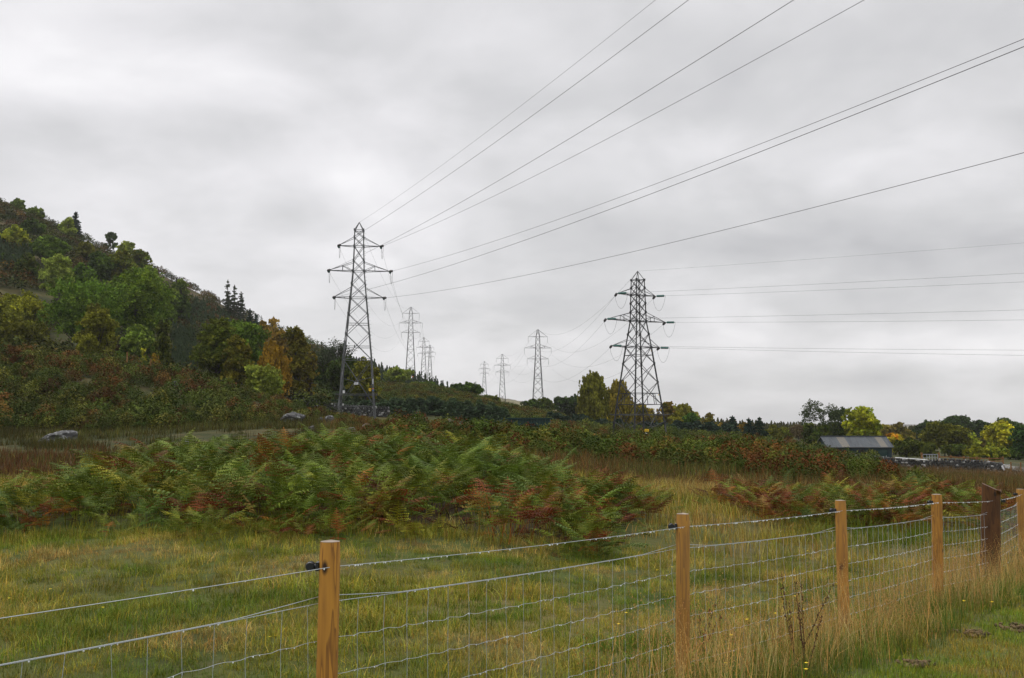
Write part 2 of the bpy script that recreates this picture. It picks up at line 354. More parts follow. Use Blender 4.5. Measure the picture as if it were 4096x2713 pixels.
gx = np.sinh(np.linspace(-9.7, 9.7, 460)) * .55 * .75
gy = np.concatenate([np.linspace(-60, 0, 12)[:-1], np.exp(np.linspace(math.log(1.0), math.log(6600), 520)) - 1.0])
XX, YY = np.meshgrid(gx, gy); ZZ = gh(XX, YY)
nx, ny = len(gx), len(gy)
s = Soup(); idx = np.arange(nx * ny).reshape(ny, nx)
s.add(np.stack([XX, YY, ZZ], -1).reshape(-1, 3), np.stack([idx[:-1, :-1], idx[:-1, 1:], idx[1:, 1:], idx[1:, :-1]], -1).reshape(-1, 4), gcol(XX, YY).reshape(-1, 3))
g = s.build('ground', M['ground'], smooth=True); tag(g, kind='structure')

# ------------------------------------------------------------------ bracken and grass prototypes
def frond_proto(stem, blade, pairs, leaflets, th0, th1, seed, pinl=.40):
    """arching frond growing from the origin toward +X; green multiplies instance colour"""
    r = np.random.default_rng(seed); V = []; Fc = []; C = []
    n = 14; T = stem + blade; p = np.zeros(3); pts = [p.copy()]; tang = []
    for i in range(n):
        t = (i + .5) / n; th = th0 + (th1 - th0) * t**1.6; d = np.array([math.sin(th), 0, math.cos(th)]); tang.append(d)
        p = p + d * T / n; pts.append(p.copy())
    pts = np.array(pts); tang = np.array(tang + [tang[-1]])
    def at(q):
        x = q * n; i = min(int(x), n - 1); f = x - i; return pts[i] * (1 - f) + pts[i + 1] * f, tang[i]
    def tri(a, b, c, col):
        k = len(V); V.extend([a, b, c]); Fc.append((k, k + 1, k + 2)); C.extend([col] * 3)
    for i in range(n):                                  # stalk and midrib
        wdt = .006 * (1 - .8 * i / n); sd = np.array([0, wdt, 0])
        k = len(V); V.extend([pts[i] - sd, pts[i] + sd, pts[i + 1] + sd * .9, pts[i + 1] - sd * .9]); Fc.append((k, k + 1, k + 2)); Fc.append((k, k + 2, k + 3)); C.extend([(1.3, 1.1, .7)] * 4)
    q0 = stem / T
    for j in range(pairs):
        t = (j + .5) / pairs; q = q0 + (1 - q0) * t; o, d = at(q); nrm = np.array([-d[2], 0, d[0]])
        if nrm[2] < 0: nrm = -nrm
        ln = blade * pinl * (1 - t)**.75 * min(1, .7 + t * 3) * r.uniform(.88, 1.1)
        for sgn in (-1, 1):
            dr = r.uniform(-.35, .0); yv = np.array([0, sgn, 0]) * .93 + d * .33 + nrm * dr; yv /= np.linalg.norm(yv)
            oo = o + d * (sgn * .2 * blade / pairs)
            br = r.uniform(.75, 1.25); col = (br, br, br)
            across = d - yv * np.dot(d, yv); across /= np.linalg.norm(across)
            if leaflets <= 1:
                wv = blade / pairs * .46
                tri(oo - across * wv, oo + across * wv, oo + yv * ln - nrm * ln * .12, col)
            else:
                for m in range(leaflets):
                    s0 = m / leaflets; s1 = (m + 1.05) / leaflets; wl = min(blade / pairs * .40, ln * .30) * (1 - s0 * .75)
                    s1 = s0 + .85 / leaflets; a = oo + yv * ln * s0 - nrm * ln * .16 * s0**2; b = oo + yv * ln * s1 - nrm * ln * .16 * s1**2; tp = oo + yv * ln * (s1 * .75 + s0 * .25 + .5 / leaflets)
                    tri(a, b, tp + across * wl, col); tri(b, a, tp - across * wl - nrm * wl * .15, col)
                
    o, d = at(.97); tri(o - np.array([0, .012, 0]), o + np.array([0, .012, 0]), o + d * .05, (1, 1, 1))
    return np.array(V, np.float32), np.array(Fc, np.int32), np.array(C, np.float32)

def rmats(az, tilt, sc):
    """rotate about z by az after tilting about y; scaled"""
    ca, sa, ct, st = np.cos(az), np.sin(az), np.cos(tilt), np.sin(tilt)
    m = np.empty((len(az), 3, 3))
    m[:, 0, 0] = ca * ct; m[:, 0, 1] = -sa; m[:, 0, 2] = ca * st
    m[:, 1, 0] = sa * ct; m[:, 1, 1] = ca; m[:, 1, 2] = sa * st
    m[:, 2, 0] = -st; m[:, 2, 1] = 0; m[:, 2, 2] = ct
    return m * sc[:, None, None]

GREEN1 = np.array((.095, .138, .022)); GREEN2 = np.array((.145, .180, .032)); YGREEN = np.array((.22, .21, .03)); RUST = np.array((.19, .050, .018)); ORANGE = np.array((.30, .12, .025)); DKRUST = np.array((.11, .028, .014)); TAN = np.array((.26, .17, .065)); BGREEN = np.array((.105, .155, .050))
def pick(n, probs, cols):
    i = rng.choice(len(cols), n, p=np.array(probs) / sum(probs)); c = np.array(cols)[i]
    return c * rng.uniform(.75, 1.25, (n, 1)) * rng.uniform(.93, 1.07, (n, 3))

hi = [frond_proto(rng.uniform(.42, .66), rng.uniform(.46, .64), 9, 6, R(rng.uniform(5, 38)), R(rng.uniform(62, 112)), 100 + i, .52) for i in range(12)]
def bracken_near(name, pos, hscale, rustp, label):
    """pos (n,2) plants; each plant several fronds"""
    sp = Soup(); n = len(pos)
    nf = rng.integers(9, 17, n); rep = np.repeat(np.arange(n), nf); m = len(rep)
    P = pos[rep] + rng.normal(0, .13, (m, 2)); z = gh(P[:, 0], P[:, 1])
    plant_az = rng.uniform(0, 6.283, n)[rep]; az = plant_az + rng.uniform(-2.2, 2.2, m)
    low = rng.random(m) < .34
    sc = hscale[rep] * rng.uniform(.75, 1.1, m) * np.where(low, rng.uniform(.45, .8, m), 1)
    tilt = rng.normal(.05, .16, m) + low * .25
    rp = rustp[rep]
    pr = rng.random(m); rust = np.where(rng.random(n)[rep] < rp * .8, pr < .85, pr < (rp * .25 + low * .38))
    plantcol = pick(n, (.42, .26, .20, .12), (GREEN1, GREEN2, BGREEN, YGREEN))[rep] * rng.uniform(.6, 1.45, (m, 1))
    rc = pick(m, (.42, .10, .36, .12), (RUST, ORANGE, DKRUST, TAN))
    rc = np.where((low & (rng.random(m) < .7))[:, None], DKRUST * .65 * rng.uniform(.6, 1.3, (m, 1)), rc)
    col = np.where(rust[:, None], rc, plantcol) * np.array([.82, .82, .48])
    which = rng.integers(0, len(hi), m)
    for k, pr_ in enumerate(hi):
        q = which == k
        sp.inst(pr_, np.stack([P[q, 0], P[q, 1], z[q] - .03], 1), rmats(az[q], tilt[q], sc[q]), col[q])
    o = sp.build(name, M['fern']); return tag(o, label, 'bracken', kind='stuff')

def scatter(px0, px1, y0, y1, dens, keep=None):
    """uniform ground scatter inside the view wedge, dens per m2"""
    u0, u1 = (px0 - CX) / F, (px1 - CX) / F
    area = (u1 - u0) * (y1 * y1 - y0 * y0) / 2; n = int(area * dens)
    Y = np.sqrt(rng.uniform(y0 * y0, y1 * y1, n)); X = rng.uniform(u0, u1, n) * Y
    P = np.stack([X, Y], 1)
    if keep is not None: P = P[keep(P[:, 0], P[:, 1])]
    return P

# main foreground bed
fr_px = [-300, 0, 300, 600, 900, 1200, 1500, 1800, 2100, 2350, 2520, 2700]
fr_y = [14.4, 14.2, 14.6, 13.6, 13.2, 13.1, 13.3, 13.3, 13.2, 13.2, 15.5, 19]
bk_y = [16.8, 17.0, 18.2, 22.5, 25, 26, 26, 26, 24, 21.5, 19.5, 17.6]
def keep_main(X, Y):
    p = pxof(X, Y); n = (fbm(X * .7, Y * .7, 2) - .5) * 2.0
    return (Y > np.interp(p, fr_px, fr_y) + n) & (Y < np.interp(p, fr_px, bk_y) + n) & (p < 2620)
P = scatter(-400, 2650, 12, 27, 3.9, keep_main)
pp = pxof(P[:, 0], P[:, 1]); nn = fbm(P[:, 0] * .5 + 11, P[:, 1] * .5, 2)
rp = np.clip(.10 + (nn - .5) * 1.7 + np.clip((pp - 1900) / 600, 0, 1) * .22 + (P[:, 1] < np.interp(pp, fr_px, fr_y) + .9) * .22, .02, .9)
hs = np.interp(pp, [-300, 0, 500, 800, 2000, 2400, 2700], [.90, .92, .95, .98, .95, .82, .70]) * rng.uniform(.72, 1.18, len(P)) * np.clip((P[:, 1] - np.interp(pp, fr_px, fr_y)) / 1.3 + .55, .55, 1)
bracken_near('bracken', P, hs, rp, 'dense green bed of bracken fronds with rust patches, on the rise behind the wire fence')

# right-hand patch
def keep_r(X, Y):
    p = pxof(X, Y); n = (fbm(X * .7 + 4, Y * .7, 2) - .5) * 3
    return (Y > np.interp(p, [2850, 3000, 3600, 4200], [21.5, 19.5, 18.5, 18]) + n) & (Y < np.interp(p, [2850, 3300, 4000, 4200], [24, 27, 25, 24]) + n) & (fbm(X * .9 + 1, Y * .9, 2) > .30)
P = scatter(2850, 4350, 17, 28.5, 3.4, keep_r); pp = pxof(P[:, 0], P[:, 1])
rp = np.clip(.62 + (fbm(P[:, 0] * .6 + 31, P[:, 1] * .6, 2) - .5) * 1.8, .1, .9)
bracken_near('bracken', P, rng.uniform(.6, .95, len(P)), rp, 'rust red and green bracken patch on the right, in front of the low ridge')
# a few outliers at the edges
P = np.array([pt(x, y, 1)[:2] for x, y in [(0, 0)]])[:0]
P = scatter(200, 3400, 11.8, 20, .25, lambda X, Y: ~keep_main(X, Y) & (Y > np.interp(pxof(X, Y), fr_px + [3400], fr_y + [17]) - 1.3) & (Y < np.interp(pxof(X, Y), fr_px + [3400], fr_y + [17]) + .3))
bracken_near('bracken', P, rng.uniform(.35, .55, len(P)), np.full(len(P), .5), 'scattered single bracken fronds in the grass at the foot of the bracken bed')

# mid-distance bracken: whole-plant prototypes
def plant_proto(seed, nf, pairs, leaf):
    r = np.random.default_rng(seed); Vs = []; Fs = []; Cs = []; o = 0
    for i in range(nf):
        V, Fc, C = frond_proto(r.uniform(.15, .4), r.uniform(.45, .75), pairs, leaf, R(r.uniform(5, 35)), R(r.uniform(85, 130)), seed * 31 + i, .48)
        a = i / nf * 6.283 + r.uniform(-.4, .4); V = V @ rotz(a).T; b = r.uniform(.7, 1.25)
        Vs.append(V); Fs.append(Fc + o); Cs.append(C * b * r.uniform(.85, 1.15, 3)); o += len(V)
    return np.concatenate(Vs).astype(np.float32), np.concatenate(Fs), np.concatenate(Cs).astype(np.float32)
def dome_proto(seed, n=150, r0=.62, h0=.75, sz=.15):
    """rounded bracken mound: drooping frond tips shingled over a dome"""
    r = np.random.default_rng(seed); a = r.uniform(0, 6.283, n); q = r.random(n)**.6; zz = np.cos(q * 1.5); rr = np.sin(q * 1.5)
    lump = 1 + .22 * np.sin(a * 3 + seed) + .15 * np.sin(a * 5 + seed * 2) + r.normal(0, .10, n)
    P0 = np.stack([np.cos(a) * rr * r0 * lump, np.sin(a) * rr * r0 * lump, zz * h0 * (1 + r.normal(0, .12, n)) + .08], 1)
    out_ = np.stack([np.cos(a), np.sin(a), -.25 - .5 * r.random(n) + .9 * (r.random(n) < .25)], 1); out_ /= np.linalg.norm(out_, axis=1, keepdims=True)
    sd = np.stack([-np.sin(a), np.cos(a), r.normal(0, .5, n)], 1); l = sz * r.uniform(.8, 1.9, n)[:, None]; ww = l * .32
    V = np.stack([P0 - sd * ww * .4, P0 + out_ * l * .5 + sd * -ww, P0 + out_ * l, P0 + out_ * l * .5 + sd * ww], 1).reshape(-1, 3)
    C = np.repeat(r.uniform(.65, 1.35, (n, 1)) * np.ones(3), 4, 0); return V.astype(np.float32), np.arange(n * 4).reshape(-1, 4), C.astype(np.float32)
mid = [dome_proto(i, 360, .56, .86, .085) for i in range(5)] + [plant_proto(3, 11, 6, 1)]
def bracken_far(name, P, sc, cols, label, protos=None, cat='bracken'):
    sp = Soup(); n = len(P); z = gh(P[:, 0], P[:, 1]); which = rng.integers(0, len(mid), n); az = rng.uniform(0, 6.283, n)
    for k, pr_ in enumerate(protos or mid):
        q = which == k
        mt = rmats(az[q], rng.normal(0, .12, q.sum()), sc[q]); mt[:, 2, :] *= rng.uniform(.8, 1.2, (q.sum(), 1))
        sp.inst(pr_, np.stack([P[q, 0], P[q, 1], z[q] - .05], 1), mt, cols[q])
    return tag(sp.build(name, M['leaf']), label, cat, kind='stuff')
def zonecols(P, rust, scale=.22, seed=0, greens=((.050, .076, .026), (.072, .098, .034), (.100, .108, .036)), rusts=((.105, .050, .026), (.15, .095, .045), (.075, .038, .020))):
    n = len(P); nz = fbm(P[:, 0] * scale + seed, P[:, 1] * scale * 1.5 + seed, 3)
    g_ = pick(n, (.45, .35, .2), [np.array(c) for c in greens]); r_ = pick(n, (.5, .3, .2), [np.array(c) for c in rusts])
    isr = rng.random(n) < np.clip(rust + .06 + (nz - .5) * 1.5, .04, .9)
    return np.where(isr[:, None], r_, g_) * rng.uniform(.6, 1.4, (n, 1)) * np.array([.90, .84, .38])
ROCKS = [(rx, rw, hit(rx, ry, 40, 180)) for rx, ry, rw in [(240, 1776, 120), (1172, 1690, 85), (1280, 1685, 40), (1318, 1690, 50), (1247, 1720, 40), (1402, 1728, 50), (1468, 1718, 55), (1803, 1700, 35), (1848, 1705, 40), (700, 1545, 40), (570, 1484, 30)]]
def norock(X, Y):
    p = pxof(X, Y); k = np.ones(len(X), bool)
    for rx, rw, rY in ROCKS: k &= ~((np.abs(p - rx) < rw) & (Y > rY - 9) & (Y < rY + 1.5))
    return k
# the bank on the left
def keep_bank(X, Y):
    p = pxof(X, Y); n = (fbm(X * .12 + 2, Y * .12, 2) - .5) * 10
    return (Y > np.interp(p, [-800, 0, 500, 1000, 1250], [74, 74, 73, 70, 66]) + n) & (fbm(X * .35 + 8, Y * .35, 2) > .30) & norock(X, Y)
P = scatter(-700, 1560, 64, 112, .62, keep_bank)
upper = np.clip((P[:, 1] - 92) / 14, 0, 1); pp = pxof(P[:, 0], P[:, 1])
c = zonecols(P, .0 + .40 * upper + .25 * np.clip((pp - 1000) / 300, 0, 1), .33, 5)
bracken_far('bracken', P, rng.uniform(.85, 1.7, len(P)) * np.interp(pp, [900, 1150, 1400], [1, .6, .40]), c, 'dark green and rust bracken covering the bank below the hillside trees, left')
P = scatter(-700, 1560, 66, 112, .8, keep_bank); upper = np.clip((P[:, 1] - 92) / 14, 0, 1)
c = zonecols(P, .05 + .40 * upper, .5, 8)
bracken_far('bracken', P, rng.uniform(.45, .85, len(P)) * np.interp(pxof(P[:, 0], P[:, 1]), [900, 1150, 1400], [1, .7, .5]), c, 'low bracken and heather filling in between the taller clumps on the bank, left')
P = scatter(2050, 3500, 84, 146, .35)
bracken_far('scrub', P, rng.uniform(.9, 1.6, len(P)), zonecols(P, .0, .2, 12), 'dark undergrowth around the feet of the angle pylon', None, 'scrub')
# the ridge across the middle
def keep_ridge(X, Y):
    p = pxof(X, Y); n = (fbm(X * .25 + 2, Y * .25, 2) - .5) * 12
    lo = np.interp(p, [1500, 1800, 2200, 2500, 3000, 3500, 4100], [44, 41, 41, 40, 39, 36, 35])
    hi_ = np.interp(p, [1500, 3300, 3500, 3650, 3900, 4200], [66, 66, 56, 43, 36, 30])
    return (Y > lo + n) & (Y < hi_) & (fbm(X * .4 + 8, Y * .4, 2) > np.interp(Y, [40, 52], [.44, .25])) & norock(X, Y)
P = scatter(1480, 4000, 34, 67, 1.15, keep_ridge); pp = pxof(P[:, 0], P[:, 1])
c = zonecols(P, .12 + .18 * np.clip((P[:, 1] - 54) / 8, 0, 1) + .12 * np.clip((pp - 2500) / 500, 0, 1), .5, 15, greens=((.055, .085, .026), (.075, .100, .032), (.10, .11, .032)), rusts=((.125, .048, .026), (.15, .088, .036), (.085, .036, .020)))
bracken_far('bracken', P, rng.uniform(.60, 1.12, len(P)) * np.interp(pxof(P[:, 0], P[:, 1]), [1700, 2000, 2300, 2400, 2500, 2650, 3000, 3250, 3500], [1, 1.05, 1.05, .95, .9, .95, 1.0, .95, .75]), c, 'bushy green and red bracken along the low ridge in front of the angle pylon')
# knoll behind the near pylon
lo = [dome_proto(40 + i, 200, .62, .62, .10) for i in range(6)]
P = scatter(1150, 2250, 136, 215, .9, lambda X, Y: (fbm(X * .1 + 8, Y * .1, 2) > .33) & ~((Y < 152) & (pxof(X, Y) > 1300)))
c = zonecols(P, .02, .06, 25, greens=((.050, .075, .024), (.085, .095, .028), (.045, .065, .024)), rusts=((.085, .060, .018), (.10, .085, .022), (.06, .04, .015)))
bracken_far('scrub', P, rng.uniform(.9, 1.6, len(P)), c, 'yellowish green bracken and gorse covering the knoll behind the near pylon', lo, 'scrub')
# hillside undergrowth
P = scatter(-700, 1300, 112, 360, .09, lambda X, Y: (fbm(X * .06 + 8, Y * .06, 2) > .36) & ((Y < 300) | (rng.random(len(X)) < .5)))
c = zonecols(P, .10, .03, 35, greens=((.032, .050, .018), (.048, .062, .020), (.070, .070, .022)), rusts=((.075, .050, .018), (.06, .032, .018), (.11, .075, .022)))
bracken_far('scrub', P, rng.uniform(2.0, 3.6, len(P)), c, 'dark scrub and bracken between the trees of the steep hillside, upper left', lo, 'scrub')

# ---- grass
def tuft(seed, nb, hgt, wid, spread, seg=3, lean=.5, head=0):
    r = np.random.default_rng(seed); V = []; Fc = []; C = []
    for b in range(nb):
        a = r.uniform(0, 6.283); h = hgt * r.uniform(.55, 1.15); ln = abs(r.normal(0, lean)) + .08; o = np.array([*(r.normal(0, spread, 2)), 0]); d = np.array([math.cos(a), math.sin(a), 0]); sd = np.array([-math.sin(a + r.uniform(-1, 1)), math.cos(a), 0]) * wid / 2
        p = o.copy(); k = len(V); br = r.uniform(.5, 1.5)
        tint = np.array([1, 1, 1]) if r.random() < .7 else np.array([1.6, 1.12, .95])
        for i in range(seg + 1):
            t = i / seg; ww = sd * (1 - t * .85)
            V.extend([p - ww, p + ww]); C.extend([tint * br] * 2)
            th = ln * (.3 + 1.4 * t); p = p + (d * math.sin(th) + np.array([0, 0, math.cos(th)])) * h / seg
        for i in range(seg): Fc.append((k + 2 * i, k + 2 * i + 1, k + 2 * i + 3, k + 2 * i + 2))
        if head and r.random() < head:                  # loose seed head
            q = np.array(V[-1]);
            for m in range(9):
                q2 = q - np.array([0, 0, m * h * .028]) + np.array([*(r.normal(0, .012 + .002 * m, 2)), 0]); kk = len(V); s_ = wid * 1.1
                V.extend([q2, q2 + np.array([s_, 0, s_ * 2.2]), q2 + np.array([-s_ * .4, s_, s_ * 2.5])]); C.extend([(1.15, .85, .75)] * 3); Fc.append((kk, kk + 1, kk + 2, -10**6))
    Fq = np.array(Fc, np.int32); Fq[Fq < 0] = -1
    return np.array(V, np.float32), Fq, np.array(C, np.float32)
def grass(name, P, protos, sc, cols, label, extra_tilt=.12, cat='grass'):
    cols = cols * np.array([.88, .90, .62])
    sp = Soup(); n = len(P); z = gh(P[:, 0], P[:, 1]); which = rng.integers(0, len(protos), n); az = rng.uniform(0, 6.283, n)
    for k, pr_ in enumerate(protos):
        q = which == k
        sp.inst(pr_, np.stack([P[q, 0], P[q, 1], z[q] - .01], 1), rmats(az[q], rng.normal(0, extra_tilt, q.sum()), sc[q]), cols[q])
    return tag(sp.build(name, M['grass']), label, cat, kind='stuff')
G_ = [np.array(c) for c in ((.165, .185, .030), (.235, .235, .045), (.30, .265, .08), (.40, .33, .15), (.095, .15, .018), (.26, .19, .075))]
def gpick(P, sc=.5, seed=0, straw=0.0, green=0.0):
    n = len(P); nz = fbm(P[:, 0] * sc + seed, P[:, 1] * sc + seed, 3) + straw - green
    v = nz + rng.normal(0, .09, n)
    i = np.select([v < .37, v < .50, v < .62, v < .72, v < .82], [4, 0, 1, 2, 3], 5)
    return np.array(G_)[i] * rng.uniform(.7, 1.3, (n, 1))
near = [tuft(i, 26, .13, .0052, .06, 3, 1.25) for i in range(7)]
FU = np.array((.6125, .79)); FP1 = np.array((-.77, 4.32))
def fdist(X, Y): return (X - FP1[0]) * FU[1] - (Y - FP1[1]) * FU[0]     # >0 on the camera side of the fence
def ft(X, Y): return (X - FP1[0]) * FU[0] + (Y - FP1[1]) * FU[1]
P = scatter(-300, 4400, 5.6, 14.6, 80, lambda X, Y: ~((fdist(X, Y) > .7)))
nz = fbm(P[:, 0] * .9 + 40, P[:, 1] * .9, 2)
grass('grass', P, near, rng.uniform(.55, 1.15, len(P)) * (.42 + nz * 1.15), gpick(P, .9, 3, straw=-.015) * np.clip(.55 + 1.0 * fbm(P[:, 0] * 3.1 + 9, P[:, 1] * 3.1, 2), .6, 1.5)[:, None], 'rough tussocky green and straw grass of the meadow beyond the wire fence')
P = scatter(-300, 3600, 5.6, 9.5, 60, lambda X, Y: ~((fdist(X, Y) > .7)))
grass('grass', P, near, rng.uniform(.5, .9, len(P)), gpick(P, .9, 3, straw=-.01), 'short matted grass filling the near part of the meadow behind the wire fence')
midg = [tuft(50 + i, 16, .30, .011, .12, 2, .6) for i in range(5)]
P = scatter(-300, 4400, 13.5, 34, 13, lambda X, Y: ~keep_main(X, Y) | (rng.random(len(X)) < np.clip((17 - Y) / 3, .15, .8)))
pp = pxof(P[:, 0], P[:, 1])
cg = gpick(P, .3, 9, straw=.12 * np.clip((P[:, 1] - 17) / 4, 0, 1))
brn = np.clip((P[:, 1] - np.where(pp > 2000, 27.5, 23.5)) / 5, 0, 1) * (rng.random(len(P)) < .8); cg = np.where(brn[:, None] > .5, np.array((.125, .075, .038)) * rng.uniform(.7, 1.35, (len(P), 1)), cg)
grass('grass', P, midg, rng.uniform(.7, 1.2, len(P)) * np.interp(P[:, 1], [14, 20], [.75, 1.1]), cg, 'straw coloured and brown long grass between the bracken patches')
farg = [tuft(70 + i, 12, .5, .03, .25, 2, .4) for i in range(5)]
P = scatter(-300, 4400, 32, 82, 5.0, lambda X, Y: ~((Y > 50) & keep_ridge(X, Y)))
pp = pxof(P[:, 0], P[:, 1]); lf = np.clip((1400 - pp) / 200, 0, 1)
t_ = np.where((lf > .5) & (P[:, 1] < 50 + 6 * fbm(P[:, 0] * .1, P[:, 1] * .1, 2)), 0, np.where(lf > .5, 1, 2))
base = np.array(((.085, .046, .024), (.046, .046, .014), (.115, .080, .034)))[t_]
grn = rng.random(len(P)) < np.clip((fbm(P[:, 0] * .2 + 3, P[:, 1] * .2, 2) - .45) * 3, 0, .8); base = np.where(grn[:, None], np.array((.085, .095, .03)), base)
grass('grass', P, farg, rng.uniform(.6, 1.15, len(P)), base * rng.uniform(.7, 1.3, (len(P), 1)), 'reddish brown moor grass on the flat ground below the bank and the ridge')
P = scatter(2800, 4400, 74, 112, 1.0)
grass('grass', P, farg, rng.uniform(.8, 1.3, len(P)), np.array((.115, .078, .042)) * rng.uniform(.7, 1.3, (len(P), 1)), 'brown rushy grass in front of the far right stone wall')
# lawn and verge, camera side of the fence
lawn = [tuft(90 + i, 30, .06, .004, .06, 2, .9) for i in range(5)]
P = scatter(1400, 4500, 5.4, 16, 170, lambda X, Y: (fdist(X, Y) > .75 + .3 * (fbm(X * 2, Y * 2, 2) - .5)))
nz = fbm(P[:, 0] * 1.6 + 4, P[:, 1] * 1.6, 3); cc = np.where((nz > .56)[:, None], np.array((.25, .24, .06)), np.array((.16, .24, .035))) * rng.uniform(.75, 1.25, (len(P), 1))
grass('grass', P, lawn, rng.uniform(.7, 1.3, len(P)), cc, 'short mown green lawn grass in the bottom right corner')
verge = [tuft(120 + i, 24, .28, .005, .07, 3, .55) for i in range(5)]
P = scatter(1200, 4500, 5.2, 18, 42, lambda X, Y: (fdist(X, Y) > .1) & (fdist(X, Y) < .70 + .3 * (fbm(X * 1.3, Y * 1.3, 2) - .5)))
cc = pick(len(P), (.45, .3, .25), (np.array((.080, .155, .028)), np.array((.14, .18, .04)), np.array((.28, .24, .09))))
grass('grass', P, verge, rng.uniform(.55, 1.15, len(P)), cc, 'lush green uncut grass along the near foot of the wire fence')
tall = [tuft(150 + i, 10, .62, .0038, .09, 4, .55, .8) for i in range(6)]
P = scatter(1000, 4500, 4.6, 16, 34, lambda X, Y: (np.abs(fdist(X, Y) - .18) < .45) & (fbm(X * 1.2 + 6, Y * 1.2, 2) > .36) & (ft(X, Y) > 1.4))
P2 = scatter(2900, 4500, 10, 19, 8, lambda X, Y: (np.abs(fdist(X, Y) - .05) < .5)); P3 = scatter(-300, 3300, 6.6, 14, .35, lambda X, Y: fdist(X, Y) < .5)
P = np.concatenate([P, P2, P3])
cc = pick(len(P), (.5, .3, .2), (np.array((.44, .33, .17)), np.array((.52, .42, .24)), np.array((.34, .22, .11))))
sc = rng.uniform(.6, 1.1, len(P)); sc[-len(P3):] *= .55
grass('grass', P, tall, sc, cc, 'tall dry tan grass stalks with seed heads standing along the wire fence', .15)
#PART2
# ------------------------------------------------------------------ trees
def leaf_quads(sp, P, size, cols, rg, elong=1.5, vert=False):
    n = len(P); a = rg.normal(size=(n, 3)); a /= np.linalg.norm(a, axis=1, keepdims=True)
    if vert: a = a * .35 + np.array([0, 0, -1]); a /= np.linalg.norm(a, axis=1, keepdims=True)
    b = rg.normal(size=(n, 3)); b -= a * (a * b).sum(1, keepdims=True); b /= np.linalg.norm(b, axis=1, keepdims=True)
    sz = (size * rg.uniform(.6, 1.3, n))[:, None]; A = a * sz * elong / 2; B = b * sz / 2
    V = np.stack([P - A, P + B * 1.0, P + A, P - B], 1).reshape(-1, 3)
    sp.add(V, np.arange(n * 4).reshape(-1, 4), np.repeat(cols, 4, 0))
def lobe_centres(rg, n, H, Rd, cb, shape):
    C = []; zc = H * (cb + 1) / 2; hz = H * (1 - cb) / 2
    while len(C) < n:
        v = rg.uniform(-1, 1, 3)
        if np.linalg.norm(v) > 1: continue
        z = v[2]; k = 1.0
        if shape == 'cone': k = (1 - z) / 2 * 1.05 + .12
        elif shape == 'column': k = .85 + .15 * (1 - z)
        elif shape == 'dome': k = 1.0 if z < .2 else 1.0
        elif shape == 'egg': k = .55 + .5 * (1 - z) / 2 + (.15 if z < .3 else 0)
        C.append((v[0] * Rd * k * .8, v[1] * Rd * k * .8, zc + z * hz * .85))
    return np.array(C)
